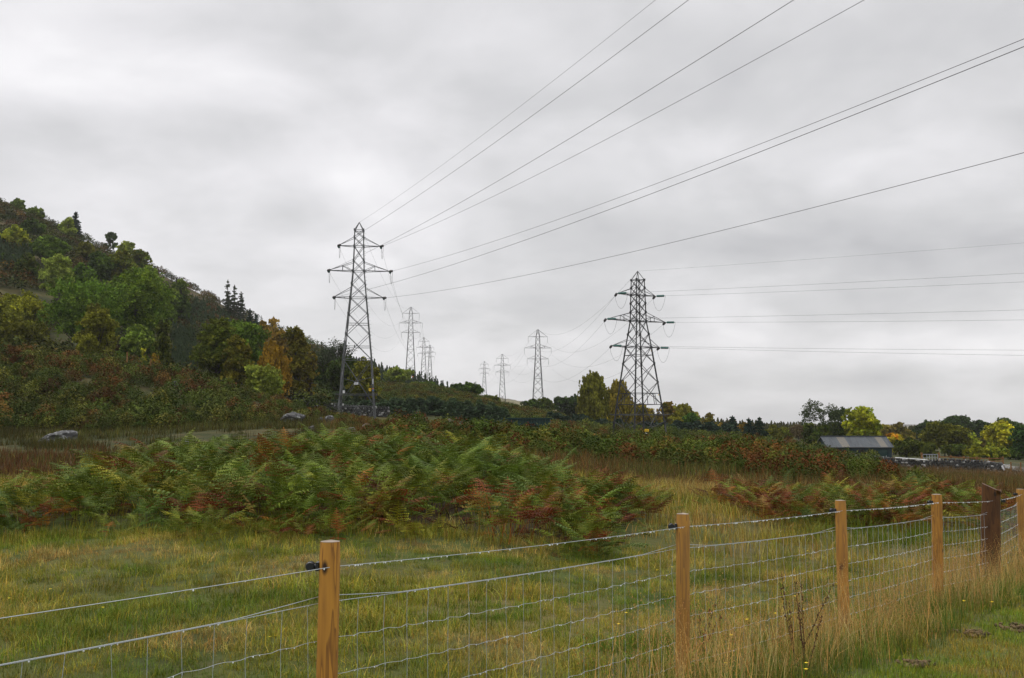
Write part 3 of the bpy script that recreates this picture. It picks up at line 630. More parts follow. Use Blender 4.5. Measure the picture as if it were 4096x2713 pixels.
def tree(name, px, ytop, Y, wpx, kind, c1, c2, label, group, base=None, seed=None, c3=None, cat='tree', sparse=1.0):
    seed = seed if seed is not None else int(px * 7 + ytop) % 9973; rg = np.random.default_rng(seed)
    top = pt(px, ytop, Y); x = top.x; z0 = gz(x, Y) - .1; H = max(top.z - z0, .8); Rd = wpx / F * Y / 2
    root = empty(name, (x, Y, z0), 0, label, cat, group)
    c1 = np.array(c1); c2 = np.array(c2); sp = Soup(); tk = Soup()
    mpp = Y / 1024.0                                     # metres per final pixel
    if kind in ('round', 'egg', 'column', 'droop', 'bush', 'cone'):
        cb = {'round': .14, 'egg': .08, 'column': .10, 'droop': .12, 'bush': .0, 'cone': .03}[kind]
        shape = {'round': 'dome', 'egg': 'egg', 'column': 'column', 'droop': 'egg', 'bush': 'dome', 'cone': 'cone'}[kind]
        nl = int(26 + 10 * min(Rd, 6)); LC = lobe_centres(rg, nl, H, Rd, cb, shape)
        lr = (Rd * H * Rd)**(1 / 3) * rg.uniform(.20, .38, nl); lr = np.minimum(lr, Rd * .5)
        ls = max(.20, mpp * 1.8); tot = 0
        need = 2.6 * sparse * 4 * math.pi * (lr**2).sum() * .5 / (ls * ls); need = min(need, 15000)
        wts = lr**2 / (lr**2).sum()
        for i in range(nl):
            lb = rg.uniform(.62, 1.42); m = max(20, int(need * wts[i])); nt_ = max(5, m // 14)
            dv = rg.normal(size=(nt_, 3)); dv /= np.linalg.norm(dv, axis=1, keepdims=True); dv[:, 2] = np.where(dv[:, 2] < -.3, -dv[:, 2], dv[:, 2])
            tc_ = LC[i] + dv * (lr[i] * rg.uniform(.55, 1.12, nt_))[:, None] * np.array([1, 1, .8])
            w = rg.integers(0, nt_, m); jit = rg.normal(0, lr[i] * .11, (m, 3))
            if kind == 'droop': jit[:, 2] = -np.abs(rg.exponential(lr[i] * .55, m)); jit[:, :2] *= .6
            Pp = tc_[w] + jit; Pp[:, 2] = np.maximum(Pp[:, 2], .1)
            mixv = np.clip(rg.uniform(0, 1) * .7 + rg.uniform(-.1, .5, nt_)[w], 0, 1)[:, None]
            cc = c1 * (1 - mixv) + c2 * mixv
            if c3 is not None and rg.random() < .22: cc = cc * .3 + np.array(c3) * .7
            cc = cc * lb * rg.uniform(.7, 1.3, (m, 1)) * rg.uniform(.8, 1.2, (nt_, 1))[w]
            leaf_quads(sp, Pp, ls, cc * np.array([1.85, 1.75, .72]), rg, 1.5, kind == 'droop')
        tr = max(.10, H * .022)
        tp = [(0, 0, 0), (rg.normal(0, .1), 0, H * .3), (rg.normal(0, .2), 0, H * .6), (rg.normal(0, .2), 0, H * .88)]
        tube(tk, tp, [tr, tr * .8, tr * .5, tr * .15])
        for i in range(min(nl, 22)):
            q = LC[i]; b0 = np.array([0, 0, max(.1 * H, q[2] * rg.uniform(.4, .7))]); mm = (b0 + q) / 2 + np.array([0, 0, -.05 * H])
            tube(tk, [b0, mm, q], [tr * .4, tr * .25, tr * .08], k=4, cap=False)
    elif kind in ('spruce', 'larch'):
        nw = int(12 if kind == 'spruce' else 15); nb = 9 if kind == 'spruce' else 6; ls = max(.14, mpp * 1.25)
        tube(tk, [(0, 0, 0), (0, 0, H * .5), (0, 0, H * 1.0)], [H * .018, H * .012, H * .003], k=5)
        zb = .02 if kind == 'spruce' else .15
        for i in range(nw):
            t = (i + rg.uniform(0, .6)) / nw; z = H * (zb + (1 - zb) * t * .97); bl = Rd * (1.05 * (1 - t)**.8 + .04)
            for j in range(nb):
                if kind == 'larch' and rg.random() < .3: continue
                a = rg.uniform(0, 6.283); ln = bl * rg.uniform(.65, 1.15); m = int(max(5, 11 * sparse * ln / ls * .55)) 
                m = min(m, 40); q = rg.uniform(.05, 1, m); droop = -.12 * ln * q**2 + (.18 * ln * q if t > .7 else 0)
                Pp = np.stack([math.cos(a) * ln * q, math.sin(a) * ln * q, z + droop], 1) + rg.normal(0, ls * .45, (m, 3)) * np.array([1, 1, .7])
                Pp[:, 2] = np.maximum(Pp[:, 2], .05)
                mixv = rg.uniform(0, 1, (m, 1)); leaf_quads(sp, Pp, ls, (c1 * (1 - mixv) + c2 * mixv) * rg.uniform(.75, 1.25, (m, 1)), rg, 1.9)
                if kind == 'larch': beams(tk, [((0, 0, z), (math.cos(a) * ln, math.sin(a) * ln, z - .1 * ln))], H * .004)
        leaf_quads(sp, np.array([[0, 0, H * v] for v in np.linspace(.93, 1.0, 8)]), ls * .7, np.tile(c1, (8, 1)), rg, 2.0)
    elif kind in ('bare', 'alder'):
        ls = max(.12, mpp * 1.1); tips = []
        def grow(p, d, ln, r, dep):
            q = p + d * ln; mid_ = (p + q) / 2 + rg.normal(0, ln * .06, 3); tube(tk, [p, mid_, q], [r, r * .8, r * .6], k=4, cap=False)
            if dep == 0: tips.append(q); return
            for _ in range(rg.integers(3, 5)):
                nd_ = d + rg.normal(0, .45, 3) * np.array([1, 1, .7]); nd_[2] += .12; nd_ /= np.linalg.norm(nd_)
                grow(p + (q - p) * rg.uniform(.55, 1), nd_, ln * rg.uniform(.62, .85), r * .55, dep - 1)
        if kind == 'bare':
            for _ in range(6):
                d = np.array([rg.normal(0, .5), rg.normal(0, .5), 1.0]); d /= np.linalg.norm(d); grow(np.array([0, 0, H * .12]), d, H * .34, H * .012, 4)
        else:
            tube(tk, [(0, 0, 0), (.1, 0, H * .5), (0, 0, H * .95)], [H * .02, H * .012, H * .004], k=5)
            for i in range(26):
                t = rg.uniform(.15, .98); a = rg.uniform(0, 6.283); d = np.array([math.cos(a), math.sin(a), .45]); d /= np.linalg.norm(d)
                grow(np.array([0, 0, H * t]), d, Rd * (.62 - .35 * abs(t - .45)), H * .004, 2)
        tips = np.array(tips); mxr = np.percentile(np.abs(tips[:, 0]), 96) + .01; kx = Rd / mxr; kz = H / tips[:, 2].max()
        tips = tips * np.array([kx, kx, kz]);
        for i in range(len(tk.v)): tk.v[i] = tk.v[i] * np.array([kx, kx, kz], np.float32)
        per = int((5 if kind == 'bare' else 16) * sparse); Pp = np.repeat(tips, per, 0) + rg.normal(0, Rd * (.05 if kind == 'bare' else .07), (len(tips) * per, 3))
        if len(Pp) > 14000: Pp = Pp[rg.choice(len(Pp), 14000, replace=False)]
        mixv = rg.uniform(0, 1, (len(Pp), 1)); leaf_quads(sp, Pp, ls, (c1 * (1 - mixv) + c2 * mixv) * rg.uniform(.7, 1.3, (len(Pp), 1)), rg)
    pn = 'crown' if kind != 'bush' else 'foliage'
    sp.build(pn, M['leaf'], root); tk.build('trunk' if kind != 'bush' else 'stem', M['bark'], root)
    return root
DG = (.022, .042, .016); DG2 = (.040, .065, .022); MG = (.040, .075, .018); MG2 = (.065, .105, .028); PG = (.10, .14, .045); PG2 = (.15, .18, .065); YG = (.18, .19, .03); YG2 = (.30, .28, .04)
OL = (.050, .060, .016); OL2 = (.085, .088, .022); GO = (.13, .085, .018); GO2 = (.21, .13, .03); BZ = (.060, .048, .020); BZ2 = (.10, .072, .028); SP1 = (.018, .036, .026); SP2 = (.030, .055, .038); PK = (.14, .11, .06); PK2 = (.19, .15, .085)
hg = 'trees on the steep hillside'; bg_ = 'trees along the foot of the hillside'; rg_ = 'trees beyond the shed and the far wall'; mg = 'trees beyond the ridge around the pylons'
T = [
 # skyline and slope
 ('broadleaf_tree', 75, 795, 335, 62, 'egg', MG, PG, 'small rounded tree breaking the hill skyline near the left edge', hg),
 ('broadleaf_tree', 20, 815, 335, 50, 'egg', BZ, OL2, 'dull brown bushy tree on the skyline, at the left edge of the picture', hg),
 ('broadleaf_tree', 140, 835, 320, 78, 'round', DG2, PG, 'pale topped tree on the skyline just right of the small rounded one', hg),
 ('conifer_tree', 303, 846, 330, 66, 'spruce', SP1, DG, 'dark pointed conifer standing on the hill skyline', hg),
 ('broadleaf_tree', 272, 872, 300, 70, 'egg', PG, PG2, 'pale green tree leaning against the dark skyline conifer', hg),
 ('broadleaf_tree', 443, 930, 330, 44, 'alder', DG2, PG, 'thin windswept tree on the hill skyline', hg),
 ('broadleaf_tree', 505, 955, 300, 72, 'egg', PG, PG2, 'feathery pale tree on the skyline below the windswept one', hg),
 ('broadleaf_tree', 560, 1000, 280, 84, 'round', MG, OL2, 'mid green round tree on the skyline where the slope steepens', hg),
 ('broadleaf_tree', 598, 1070, 240, 86, 'egg', MG2, PG, 'light green tree at the edge of the slope above the big sycamores', hg),
 ('broadleaf_tree', 722, 1108, 262, 78, 'egg', DG2, PG, 'lone tall tree with see-through top on the open skyline', hg, None, None, None, 'tree', .55),
 ('larch_tree', 912, 1120, 300, 60, 'larch', (.07, .07, .045), DG2, 'leftmost and tallest of the three thin conifers on the skyline', hg, None, None, None, 'tree', .8),
 ('larch_tree', 938, 1140, 300, 54, 'larch', (.07, .07, .045), DG2, 'middle one of the three thin conifers on the skyline', hg, None, None, None, 'tree', .8),
 ('larch_tree', 965, 1168, 300, 56, 'larch', (.07, .07, .05), DG, 'rightmost and shortest of the three thin conifers on the skyline', hg, None, None, None, 'tree', .9),
 ('conifer_tree', 1000, 1235, 290, 46, 'spruce', SP1, DG, 'dark bushy conifer right of the three thin skyline conifers', hg),
 ('conifer_tree', 1024, 1256, 290, 26, 'spruce', SP1, SP2, 'small blue-green spruce on the skyline left of the pale birch', hg),
 ('birch_tree', 1092, 1250, 250, 66, 'droop', PK, GO2, 'pale nearly leafless birch above the golden trees', hg, None, None, None, 'tree', .4),
 ('larch_tree', 1050, 1268, 230, 60, 'cone', GO, BZ2, 'golden brown conical larch at the end of the hill', hg),
 ('broadleaf_tree', 1125, 1310, 200, 90, 'egg', BZ, GO, 'bronze tree between the golden birch and the dark bronze tree', hg),
 ('broadleaf_tree', 57, 905, 230, 110, 'egg', PG, YG, 'yellow-green tree high on the left slope', hg),
 ('broadleaf_tree', 130, 880, 262, 90, 'round', DG, DG2, 'dark green tree on the slope right of the yellow-green one', hg),
 ('broadleaf_tree', 200, 950, 230, 130, 'round', MG, MG2, 'broad mid green tree on the upper slope', hg),
 ('broadleaf_tree', 236, 1027, 190, 136, 'round', PG, (.12, .15, .06), 'pale grey-green domed tree on the middle of the slope', hg),
 ('broadleaf_tree', 110, 1010, 200, 90, 'egg', DG, OL, 'dark olive tree below the yellow-green tree', hg),
 ('broadleaf_tree', 345, 970, 262, 90, 'egg', OL, OL2, 'olive tree on the slope left of the windswept skyline tree', hg),
 ('broadleaf_tree', 400, 1010, 235, 100, 'round', DG, DG2, 'dark green tree above the gap between the big sycamores', hg),
 ('broadleaf_tree', 330, 1060, 215, 100, 'egg', DG, MG, 'deep green tree behind the pale domed tree', hg),
 ('broadleaf_tree', 480, 1000, 240, 110, 'round', MG, OL2, 'green-brown round tree below the feathery skyline tree', hg),
 ('broadleaf_tree', 545, 1075, 215, 130, 'round', MG, MG2, 'wide mid green tree right of the big sycamore top', hg),
 ('broadleaf_tree', 30, 1020, 215, 90, 'egg', DG, DG2, 'dark tree at the left edge halfway up the slope', hg),
 ('broadleaf_tree', 660, 1150, 225, 100, 'egg', DG2, MG2, 'green tree left of the lone tall skyline tree', hg),
 ('broadleaf_tree', 720, 1180, 240, 90, 'egg', DG, DG2, 'dark low tree at the foot of the lone tall skyline tree', hg),
 ('broadleaf_tree', 615, 1130, 200, 120, 'round', MG, MG2, 'light green tree on the slope edge below the skyline bushes', hg),
 # foot of the hill
 ('sycamore_tree', 345, 1098, 150, 320, 'round', (.035, .072, .018), MG2, 'largest dark green sycamore at the foot of the hillside', bg_),
 ('sycamore_tree', 545, 1078, 165, 290, 'round', (.040, .078, .016), (.070, .10, .022), 'big yellowish green sycamore right of the largest one', bg_),
 ('broadleaf_tree', 80, 1185, 158, 230, 'round', OL, (.11, .12, .02), 'yellowish olive tree left of the largest sycamore', bg_, None, None, YG),
 ('birch_tree', 395, 1205, 122, 160, 'egg', OL2, (.10, .11, .03), 'olive birch standing in front of the big sycamores', bg_),
 ('broadleaf_tree', 60, 1275, 132, 250, 'round', OL, OL2, 'low brown-olive tree at the left edge above the bracken bank', bg_),
 ('broadleaf_tree', 560, 1300, 140, 150, 'egg', MG, PG, 'bright green small tree under the sycamore branches', bg_),
 ('conifer_tree', 655, 1262, 130, 92, 'cone', (.022, .032, .016), OL, 'dark narrow conical tree right of the sycamores', bg_),
 ('larch_tree', 575, 1378, 118, 34, 'cone', (.12, .12, .035), YG, 'small yellow-green conical sapling by the top of the bank', bg_),
 ('larch_tree', 622, 1392, 118, 46, 'cone', OL2, GO2, 'small orange conical sapling left of the dark narrow tree', bg_),
 ('broadleaf_tree', 873, 1273, 122, 185, 'egg', (.038, .055, .014), (.066, .078, .020), 'tall dark olive tree at the right end of the bracken bank', bg_),
 ('broadleaf_tree', 950, 1340, 120, 130, 'egg', OL, (.095, .085, .022), 'browning olive tree joined to the tall dark olive one', bg_),
 ('broadleaf_tree', 972, 1266, 140, 190, 'round', MG, MG2, 'mid green round tree behind the tall dark olive tree', bg_),
 ('birch_tree', 1098, 1364, 128, 138, 'droop', GO, GO2, 'golden drooping birch right of the green trees', bg_),
 ('broadleaf_tree', 1185, 1292, 130, 130, 'egg', BZ, OL2, 'dark bronze tree with a ragged twiggy top', bg_, None, None, None, 'tree', .7),
 ('broadleaf_tree', 1245, 1372, 132, 60, 'egg', BZ, (.12, .10, .03), 'small bronze side tree leaning right of the dark bronze tree', bg_, None, None, None, 'tree', .6),
 ('willow_bush', 1055, 1462, 118, 150, 'bush', (.070, .10, .028), PG2, 'pale green rounded willow bush in front of the golden birch', bg_),
 ('broadleaf_tree', 1342, 1350, 170, 190, 'bare', (.045, .05, .03), DG2, 'nearly leafless fan-shaped tree behind the near pylon', bg_),
 ('broadleaf_tree', 1385, 1425, 165, 170, 'bush', DG, (.04, .055, .022), 'dark spreading lower tree under the leafless fan-shaped one', bg_),
 ('broadleaf_tree', 1300, 1440, 170, 90, 'bush', DG, DG2, 'dark green bush left of the near pylon legs', bg_),
 ('broadleaf_tree', 1462, 1442, 150, 125, 'egg', OL, (.13, .13, .025), 'yellow-green tree seen through the right leg of the near pylon', bg_),
 ('broadleaf_tree', 1595, 1478, 235, 118, 'round', (.075, .12, .035), PG2, 'light green tree at the foot of the second pylon', mg, None, None, None, 'tree', .8),
 ('hawthorn_bush', 1710, 1530, 222, 70, 'bush', DG, DG2, 'dark bush on the knoll under the distant left pylons', mg),
 ('hawthorn_bush', 1760, 1546, 222, 50, 'bush', DG, DG2, 'small bush on the knoll skyline beside the dark one', mg),
 ('hawthorn_bush', 1662, 1530, 222, 55, 'bush', OL, DG2, 'low olive bush just right of the second pylon base', mg),
 ('hawthorn_tree', 1868, 1540, 212, 140, 'round', DG, MG, 'dark green spreading thorn tree on the knoll, centre of the picture', mg),
 ('hawthorn_bush', 1800, 1566, 205, 80, 'bush', OL, DG2, 'olive bush left of the spreading thorn tree', mg),
 ('hawthorn_bush', 1956, 1590, 205, 110, 'bush', OL, (.06, .075, .03), 'grey-olive bush sloping down right of the thorn tree', mg),
 ('broadleaf_tree', 2122, 1600, 240, 76, 'round', DG, DG2, 'dark round tree at the left leg of the third right-hand pylon', mg),
 ('broadleaf_tree', 2178, 1596, 240, 76, 'round', DG, OL, 'dark round tree at the right leg of the third right-hand pylon', mg),
 ('broadleaf_tree', 2257, 1592, 255, 92, 'round', (.016, .028, .016), DG, 'very dark tree left of the two tall birches', mg),
 ('broadleaf_tree', 2300, 1586, 255, 90, 'round', (.016, .028, .016), DG, 'very dark tree touching the taller birch', mg),
 ('birch_tree', 2370, 1480, 170, 128, 'droop', (.062, .066, .020), (.105, .11, .03), 'taller of the two yellowing birches left of the angle pylon', mg),
 ('birch_tree', 2470, 1514, 178, 118, 'droop', (.085, .078, .022), (.145, .12, .035), 'shorter golden birch right behind the angle pylon legs', mg),
 ('broadleaf_tree', 2560, 1618, 200, 120, 'egg', OL2, (.13, .10, .025), 'olive gold tree behind the legs of the angle pylon', mg),
 ('broadleaf_tree', 2664, 1600, 200, 80, 'egg', OL, GO, 'olive tree with a pointed top right of the angle pylon', mg),
 ('broadleaf_tree', 2728, 1622, 190, 118, 'round', OL2, (.12, .12, .03), 'rounded olive-yellow tree right of the angle pylon', mg),
 ('broadleaf_tree', 2762, 1650, 165, 84, 'egg', (.025, .06, .028), MG, 'blue-green tree in front of the rounded olive-yellow tree', mg),
 ('broadleaf_tree', 2790, 1640, 195, 36, 'egg', PK, OL2, 'slender brownish tree right of the blue-green one', mg),
 ('broadleaf_tree', 2836, 1652, 185, 60, 'egg', BZ2, OL2, 'twiggy brown-green tree above the dark spruces', mg, None, None, None, 'tree', .7),
 ('broadleaf_tree', 2885, 1692, 180, 60, 'bush', GO, (.22, .17, .04), 'small golden tree behind the dark spruces', mg),
 ('broadleaf_tree', 2975, 1690, 185, 70, 'bush', GO, BZ2, 'brownish gold tree between the two pointed spruces', mg),
 ('spruce_tree', 2930, 1664, 158, 80, 'spruce', SP1, SP2, 'slim pointed spruce standing above the row of dark spruces', mg),
 ('spruce_tree', 2995, 1672, 158, 96, 'spruce', SP1, SP2, 'left of the two wide pointed spruces at the row end', mg),
 ('spruce_tree', 3038, 1668, 158, 96, 'spruce', SP1, DG, 'right of the two wide pointed spruces at the row end', mg),
 ('broadleaf_tree', 3088, 1708, 175, 90, 'bush', OL, OL2, 'low olive tree right of the wide pointed spruces', mg),
 ('broadleaf_tree', 3142, 1712, 180, 80, 'bush', OL2, PG, 'low yellow-olive tree left of the bare tree', mg),
 ('broadleaf_tree', 3190, 1690, 165, 70, 'bare', BZ2, PK, 'small bare twiggy tree left of the alder', mg, None, None, None, 'tree', .5),
 # right side
 ('alder_tree', 3292, 1604, 165, 150, 'alder', DG2, (.06, .075, .03), 'tall open-crowned alder left of the green shed roof', rg_),
 ('broadleaf_tree', 3262, 1700, 160, 120, 'bush', DG, OL, 'dark leafy undergrowth tree below the tall alder', rg_),
 ('broadleaf_tree', 3352, 1632, 170, 74, 'alder', DG2, MG2, 'smaller open-crowned alder between the tall alder and the bright ash', rg_),
 ('broadleaf_tree', 3340, 1700, 165, 110, 'bush', OL, MG, 'mid green bushy tree right behind the left end of the shed', rg_),
 ('ash_tree', 3445, 1634, 160, 140, 'round', (.10, .14, .02), (.21, .22, .03), 'bright yellow-green ash rising behind the shed roof', rg_),
 ('birch_tree', 3594, 1680, 225, 50, 'column', PK, OL2, 'slender pinkish brown birch right of the shed, far off', rg_),
 ('broadleaf_tree', 3545, 1700, 225, 90, 'egg', PK, (.14, .13, .05), 'pinkish olive tree just right of the bright ash', rg_),
 ('broadleaf_tree', 3632, 1716, 225, 70, 'egg', PK, OL2, 'brownish tree sloping down right of the slender birch', rg_),
 ('maple_bush', 3572, 1732, 170, 96, 'bush', (.18, .15, .02), YG2, 'yellow bush directly right of the shed roof', rg_, None, None, (.30, .12, .03)),
 ('hedge_tree', 3625, 1756, 150, 130, 'bush', (.030, .045, .014), OL, 'dark green hedge tree between the shed and the metal gate', rg_),
 ('oak_tree', 3716, 1690, 260, 118, 'round', (.014, .028, .018), (.024, .042, .024), 'leftmost of the very dark oaks on the right skyline', rg_),
 ('oak_tree', 3830, 1672, 262, 150, 'round', (.014, .028, .018), (.026, .044, .024), 'tallest very dark oak in the middle of the right skyline', rg_),
 ('oak_tree', 3915, 1686, 262, 110, 'round', (.014, .030, .018), (.024, .042, .022), 'right shoulder oak of the very dark clump', rg_),
 ('broadleaf_tree', 3775, 1700, 172, 190, 'round', (.028, .036, .010), OL2, 'wide dark olive domed tree behind the metal gate', rg_),
 ('broadleaf_tree', 3880, 1735, 185, 80, 'egg', (.09, .13, .025), (.20, .22, .05), 'pale yellow-green tree tucked right of the dark olive dome', rg_),
 ('broadleaf_tree', 3935, 1752, 200, 70, 'round', (.07, .05, .02), OL2, 'russet brown tree between the two yellow-green ones', rg_),
 ('ash_tree', 4000, 1700, 168, 158, 'round', (.16, .18, .025), YG2, 'bright yellow-green ash near the right edge of the picture', rg_, None, None, MG2),
 ('oak_tree', 4030, 1680, 255, 96, 'round', (.018, .034, .018), DG2, 'dark rounded oak top behind the yellow-green ash', rg_),
 ('broadleaf_tree', 4096, 1694, 150, 100, 'round', (.016, .036, .022), (.03, .06, .03), 'dark blue-green tree cut by the right edge', rg_),
 ('hedge_tree', 3700, 1772, 160, 120, 'bush', (.028, .042, .012), OL, 'low dark hedge bush behind the metal gate', rg_),
 ('hedge_tree', 3900, 1790, 150, 110, 'bush', OL, YG, 'low yellow-green bush behind the wooden rail fence', rg_),
 ('hedge_tree', 4060, 1786, 165, 130, 'bush', (.03, .05, .02), MG, 'low dark green bush under the trees at the right edge', rg_),
 ('hedge_tree', 3830, 1784, 165, 130, 'bush', OL, DG2, 'low olive bush behind the middle of the rail fence', rg_),
 ('hedge_tree', 3985, 1792, 150, 110, 'bush', MG, (.14, .15, .03), 'low green bush behind the right end of the rail fence', rg_),
]
for t in T: tree(*t)
# young spruces in rows: copies of a few
def protos_spruce(H, Rd, n, c1, c2, seed):
    out_ = []
    for i in range(n):
        rg = np.random.default_rng(seed + i); sp = Soup(); tk = Soup(); tube(tk, [(0, 0, 0), (0, 0, H)], [.05, .01], k=4)
        for k in range(10):
            t = (k + rg.uniform(0, .5)) / 10; bl = Rd * ((1 - t)**.75 + .05)
            for j in range(9):
                a = rg.uniform(0, 6.283); ln = bl * rg.uniform(.7, 1.15); m = 12; q = rg.uniform(.1, 1, m)
                Pp = np.stack([math.cos(a) * ln * q, math.sin(a) * ln * q, H * t * .95 + .2 * ln * q], 1) + rg.normal(0, .08, (m, 3)); Pp[:, 2] = np.maximum(Pp[:, 2], .03)
                mv = rg.uniform(0, 1, (m, 1)); leaf_quads(sp, Pp, .19, (np.array(c1) * (1 - mv) + np.array(c2) * mv) * rg.uniform(.7, 1.3, (m, 1)), rg, 2)
        r = empty('young_spruce', (0, 0, 0)); sp.build('crown', M['leaf'], r); tk.build('trunk', M['bark'], r); out_.append(r)
    return out_
def copy_tree(o):
    c = o.copy(); COL.objects.link(c)
    for ch in o.children:
        d = ch.copy(); COL.objects.link(d); d.parent = c
    return c
def row(pr, items, label, group):
    used = set()
    for k, (px, ytop, Y, wpx) in enumerate(items):
        j = k % len(pr); o = pr[j] if j not in used else copy_tree(pr[j]); used.add(j)
        top = pt(px, ytop, Y); z0 = gz(top.x, Y) - .05; H = max(top.z - z0, .6); Wd = wpx / F * Y / 2
        o.location = (top.x, Y, z0); o.rotation_euler = (0, 0, rng.uniform(0, 6.28)); o.scale = (Wd, Wd, H / 2.0)
        tag(o, label, 'spruce', group)
pr = protos_spruce(2.0, 1.0, 5, (.030, .054, .026), (.058, .088, .040), 900)
it = []
for px in np.arange(1100, 2030, 26):
    b = np.interp(px, [1100, 1300, 1500, 1700, 2030], [1580, 1612, 1616, 1600, 1628]); it.append((px + rng.uniform(-8, 8), b + rng.uniform(-18, 12), 141 + rng.uniform(-3, 3), rng.uniform(80, 120)))
row(pr, it, 'young dark spruce in the front row behind the drystone wall and near pylon', 'young spruces behind the near wall')
pr = protos_spruce(2.0, 1.0, 4, (.024, .042, .028), (.042, .066, .040), 950)
it = []
for px in np.arange(2195, 2960, 26):
    b = np.interp(px, [2215, 2300, 2500, 2800, 2960], [1650, 1664, 1690, 1690, 1712]); it.append((px + rng.uniform(-8, 8), b + rng.uniform(-14, 10), 150 + rng.uniform(-5, 5), rng.uniform(76, 120)))
row(pr, it, 'dark blue-green spruce in the row behind the angle pylon', 'spruces behind the angle pylon')
pr = protos_spruce(2.0, 1.0, 3, (.045, .072, .030), (.075, .105, .042), 970)
it = [(px + rng.uniform(-8, 8), np.interp(px, [1120, 1500, 1900], [1560, 1580, 1600]) + rng.uniform(-8, 14), 152 + rng.uniform(-3, 3), rng.uniform(60, 90)) for px in np.arange(1120, 1960, 38)]
row(pr, it, 'pale young spruce in the upper row on the slope behind the near pylon', 'young spruces on the slope')
# far plantation: masses nobody could count
def plantation(name, items, label, k1=(.036, .055, .026), k2=(.056, .082, .036)):
    sp = Soup(); rg = np.random.default_rng(77)
    for px, ytop, Y, wpx in items:
        top = pt(px, ytop, Y); z0 = gz(top.x, Y); H = max(top.z - z0, 1); Rd = wpx / F * Y / 2; ls = max(.3, Y / 1024 * 1.4)
        m = 110; t = rg.uniform(0, 1, m)**1.3; a = rg.uniform(0, 6.28, m); r_ = Rd * (1 - t) * rg.uniform(.4, 1.1, m) + .05
        P_ = np.stack([top.x + np.cos(a) * r_, Y + np.sin(a) * r_, z0 + H * t], 1); mv = rg.uniform(0, 1, (m, 1))
        leaf_quads(sp, P_, ls, (np.array(k1) * (1 - mv) + np.array(k2) * mv) * rg.uniform(.8, 1.2, (m, 1)), rg, 1.7, True)
    return tag(sp.build(name, M['leaf']), label, 'plantation', kind='stuff')
it = [(px + rng.uniform(-6, 6), np.interp(px, [1230, 1330, 1500, 1700, 1800], [1418, 1430, 1450, 1500, 1540]) + rng.uniform(-12, 8) + dy * 22, 330 - dy * 25, 22) for dy in range(3) for px in np.arange(1225, 1790, 8)]
plantation('conifer_plantation', it, 'grey-green conifer plantation on the far ridge behind the near pylon')
it = []
for (x0, x1, y0, y1, Y0, Y1) in [(740, 900, 1210, 1330, 300, 235), (690, 790, 1330, 1480, 220, 150), (0, 130, 1060, 1180, 235, 205)]:
    for k in range(170):
        a, b = rng.random(), rng.random(); it.append((x0 + (x1 - x0) * a + (30 if y0 == 1210 else 0) * (1 - b), y0 + (y1 - y0) * b + (a * 60 if y0 == 1210 else 0), Y0 + (Y1 - Y0) * b, 22))
fw = [(px + rng.uniform(-6, 6), np.interp(px, [2150, 2300, 2700, 3200, 3700, 4200], [1650, 1660, 1672, 1700, 1712, 1696]) + rng.uniform(-10, 9), 300 + dy * 22, 34) for dy in range(3) for px in np.arange(2200, 4300, 11)]
plantation('far_wood', fw, 'low olive brown woodland far off behind the spruces and the shed', (.050, .058, .022), (.10, .095, .03))
def ground_row(items):
    o_ = []
    for px, y, Y, w_ in items:
        d = pt(px, y, Y); z = gz(d.x, Y); o_.append((px, CY - F * math.tan(math.atan2(z + rng.uniform(2.0, 3.4), Y) - PITCH), Y, w_))
    return o_
plantation('conifer_plantation', ground_row(it), 'young conifer plantation patches on the hillside between the trees')

# ------------------------------------------------------------------ rocks
import bmesh
def ico(sub):
    bm = bmesh.new(); bmesh.ops.create_icosphere(bm, subdivisions=sub, radius=1); V = np.array([v.co[:] for v in bm.verts]); Fc = np.array([[v.index for v in f.verts] for f in bm.faces]); bm.free(); return V, Fc
ICO3, ICO1 = ico(4), ico(1)
def rock_shape(seed, flat=.0):
    rg = np.random.default_rng(seed); V, Fc = ICO3; V = V.copy()
    for _ in range(11):                                # cut planes make facets
        n = rg.normal(size=3); n /= np.linalg.norm(n); h = rg.uniform(.55, .85); d = V @ n - h; V = V - np.maximum(d, 0)[:, None] * n * .92
    V += (fbm(V[:, 0] * 2.5 + seed + 50, V[:, 1] * 3 + V[:, 2] * 4.3 + 50, 4) - .5)[:, None] * .42 * V
    return V, Fc
def rock(px, pytop, pybase, Y, wpx, seed, col, label, tilt=0.0):
    Y = hit(px, pybase, Y * .75, Y * 1.35); b = pt(px, pybase, Y); t = pt(px, pytop, Y); W = wpx / F * Y / 2; zg = gz(b.x, Y); zt = t.z; zb = min(zg, b.z) - .25; Hh = (zt - zb)
    V, Fc = rock_shape(seed); V = V / np.array([np.abs(V[:, 0]).max(), np.abs(V[:, 1]).max(), 1]) ; V[:, 2] = (V[:, 2] - V[:, 2].min()) / (V[:, 2].max() - V[:, 2].min())
    V = V * np.array([W, W * .75, Hh]); V[:, 2] += V[:, 0] * tilt * (V[:, 2] / Hh)
    s = Soup(); s.add(V, Fc, col); o = s.build('boulder', M['stone'], loc=(b.x, Y, zb)); tag(o, label, 'boulder', 'boulders on the rough ground')
    return o
GR = (.065, .065, .065); BR = (.095, .068, .058)
rock(240, 1722, 1776, 62, 170, 3, GR, 'low wedge-shaped boulder lying in the brown grass at the left', .35)
rock(1172, 1647, 1690, 66, 104, 5, GR, 'large flat-topped grey boulder above the bracken left of the near pylon')
rock(1280, 1668, 1685, 70, 26, 6, GR, 'small pale rock just right of the large flat-topped boulder')
rock(1318, 1662, 1690, 72, 44, 8, GR, 'pointed grey rock at the foot of the left pylon leg')
rock(1247, 1702, 1720, 55, 34, 9, GR, 'small flat rock in the bracken below the large flat-topped boulder')
rock(1402, 1708, 1728, 56, 50, 10, (.12, .11, .10), 'dark flat slab rock below the near pylon')
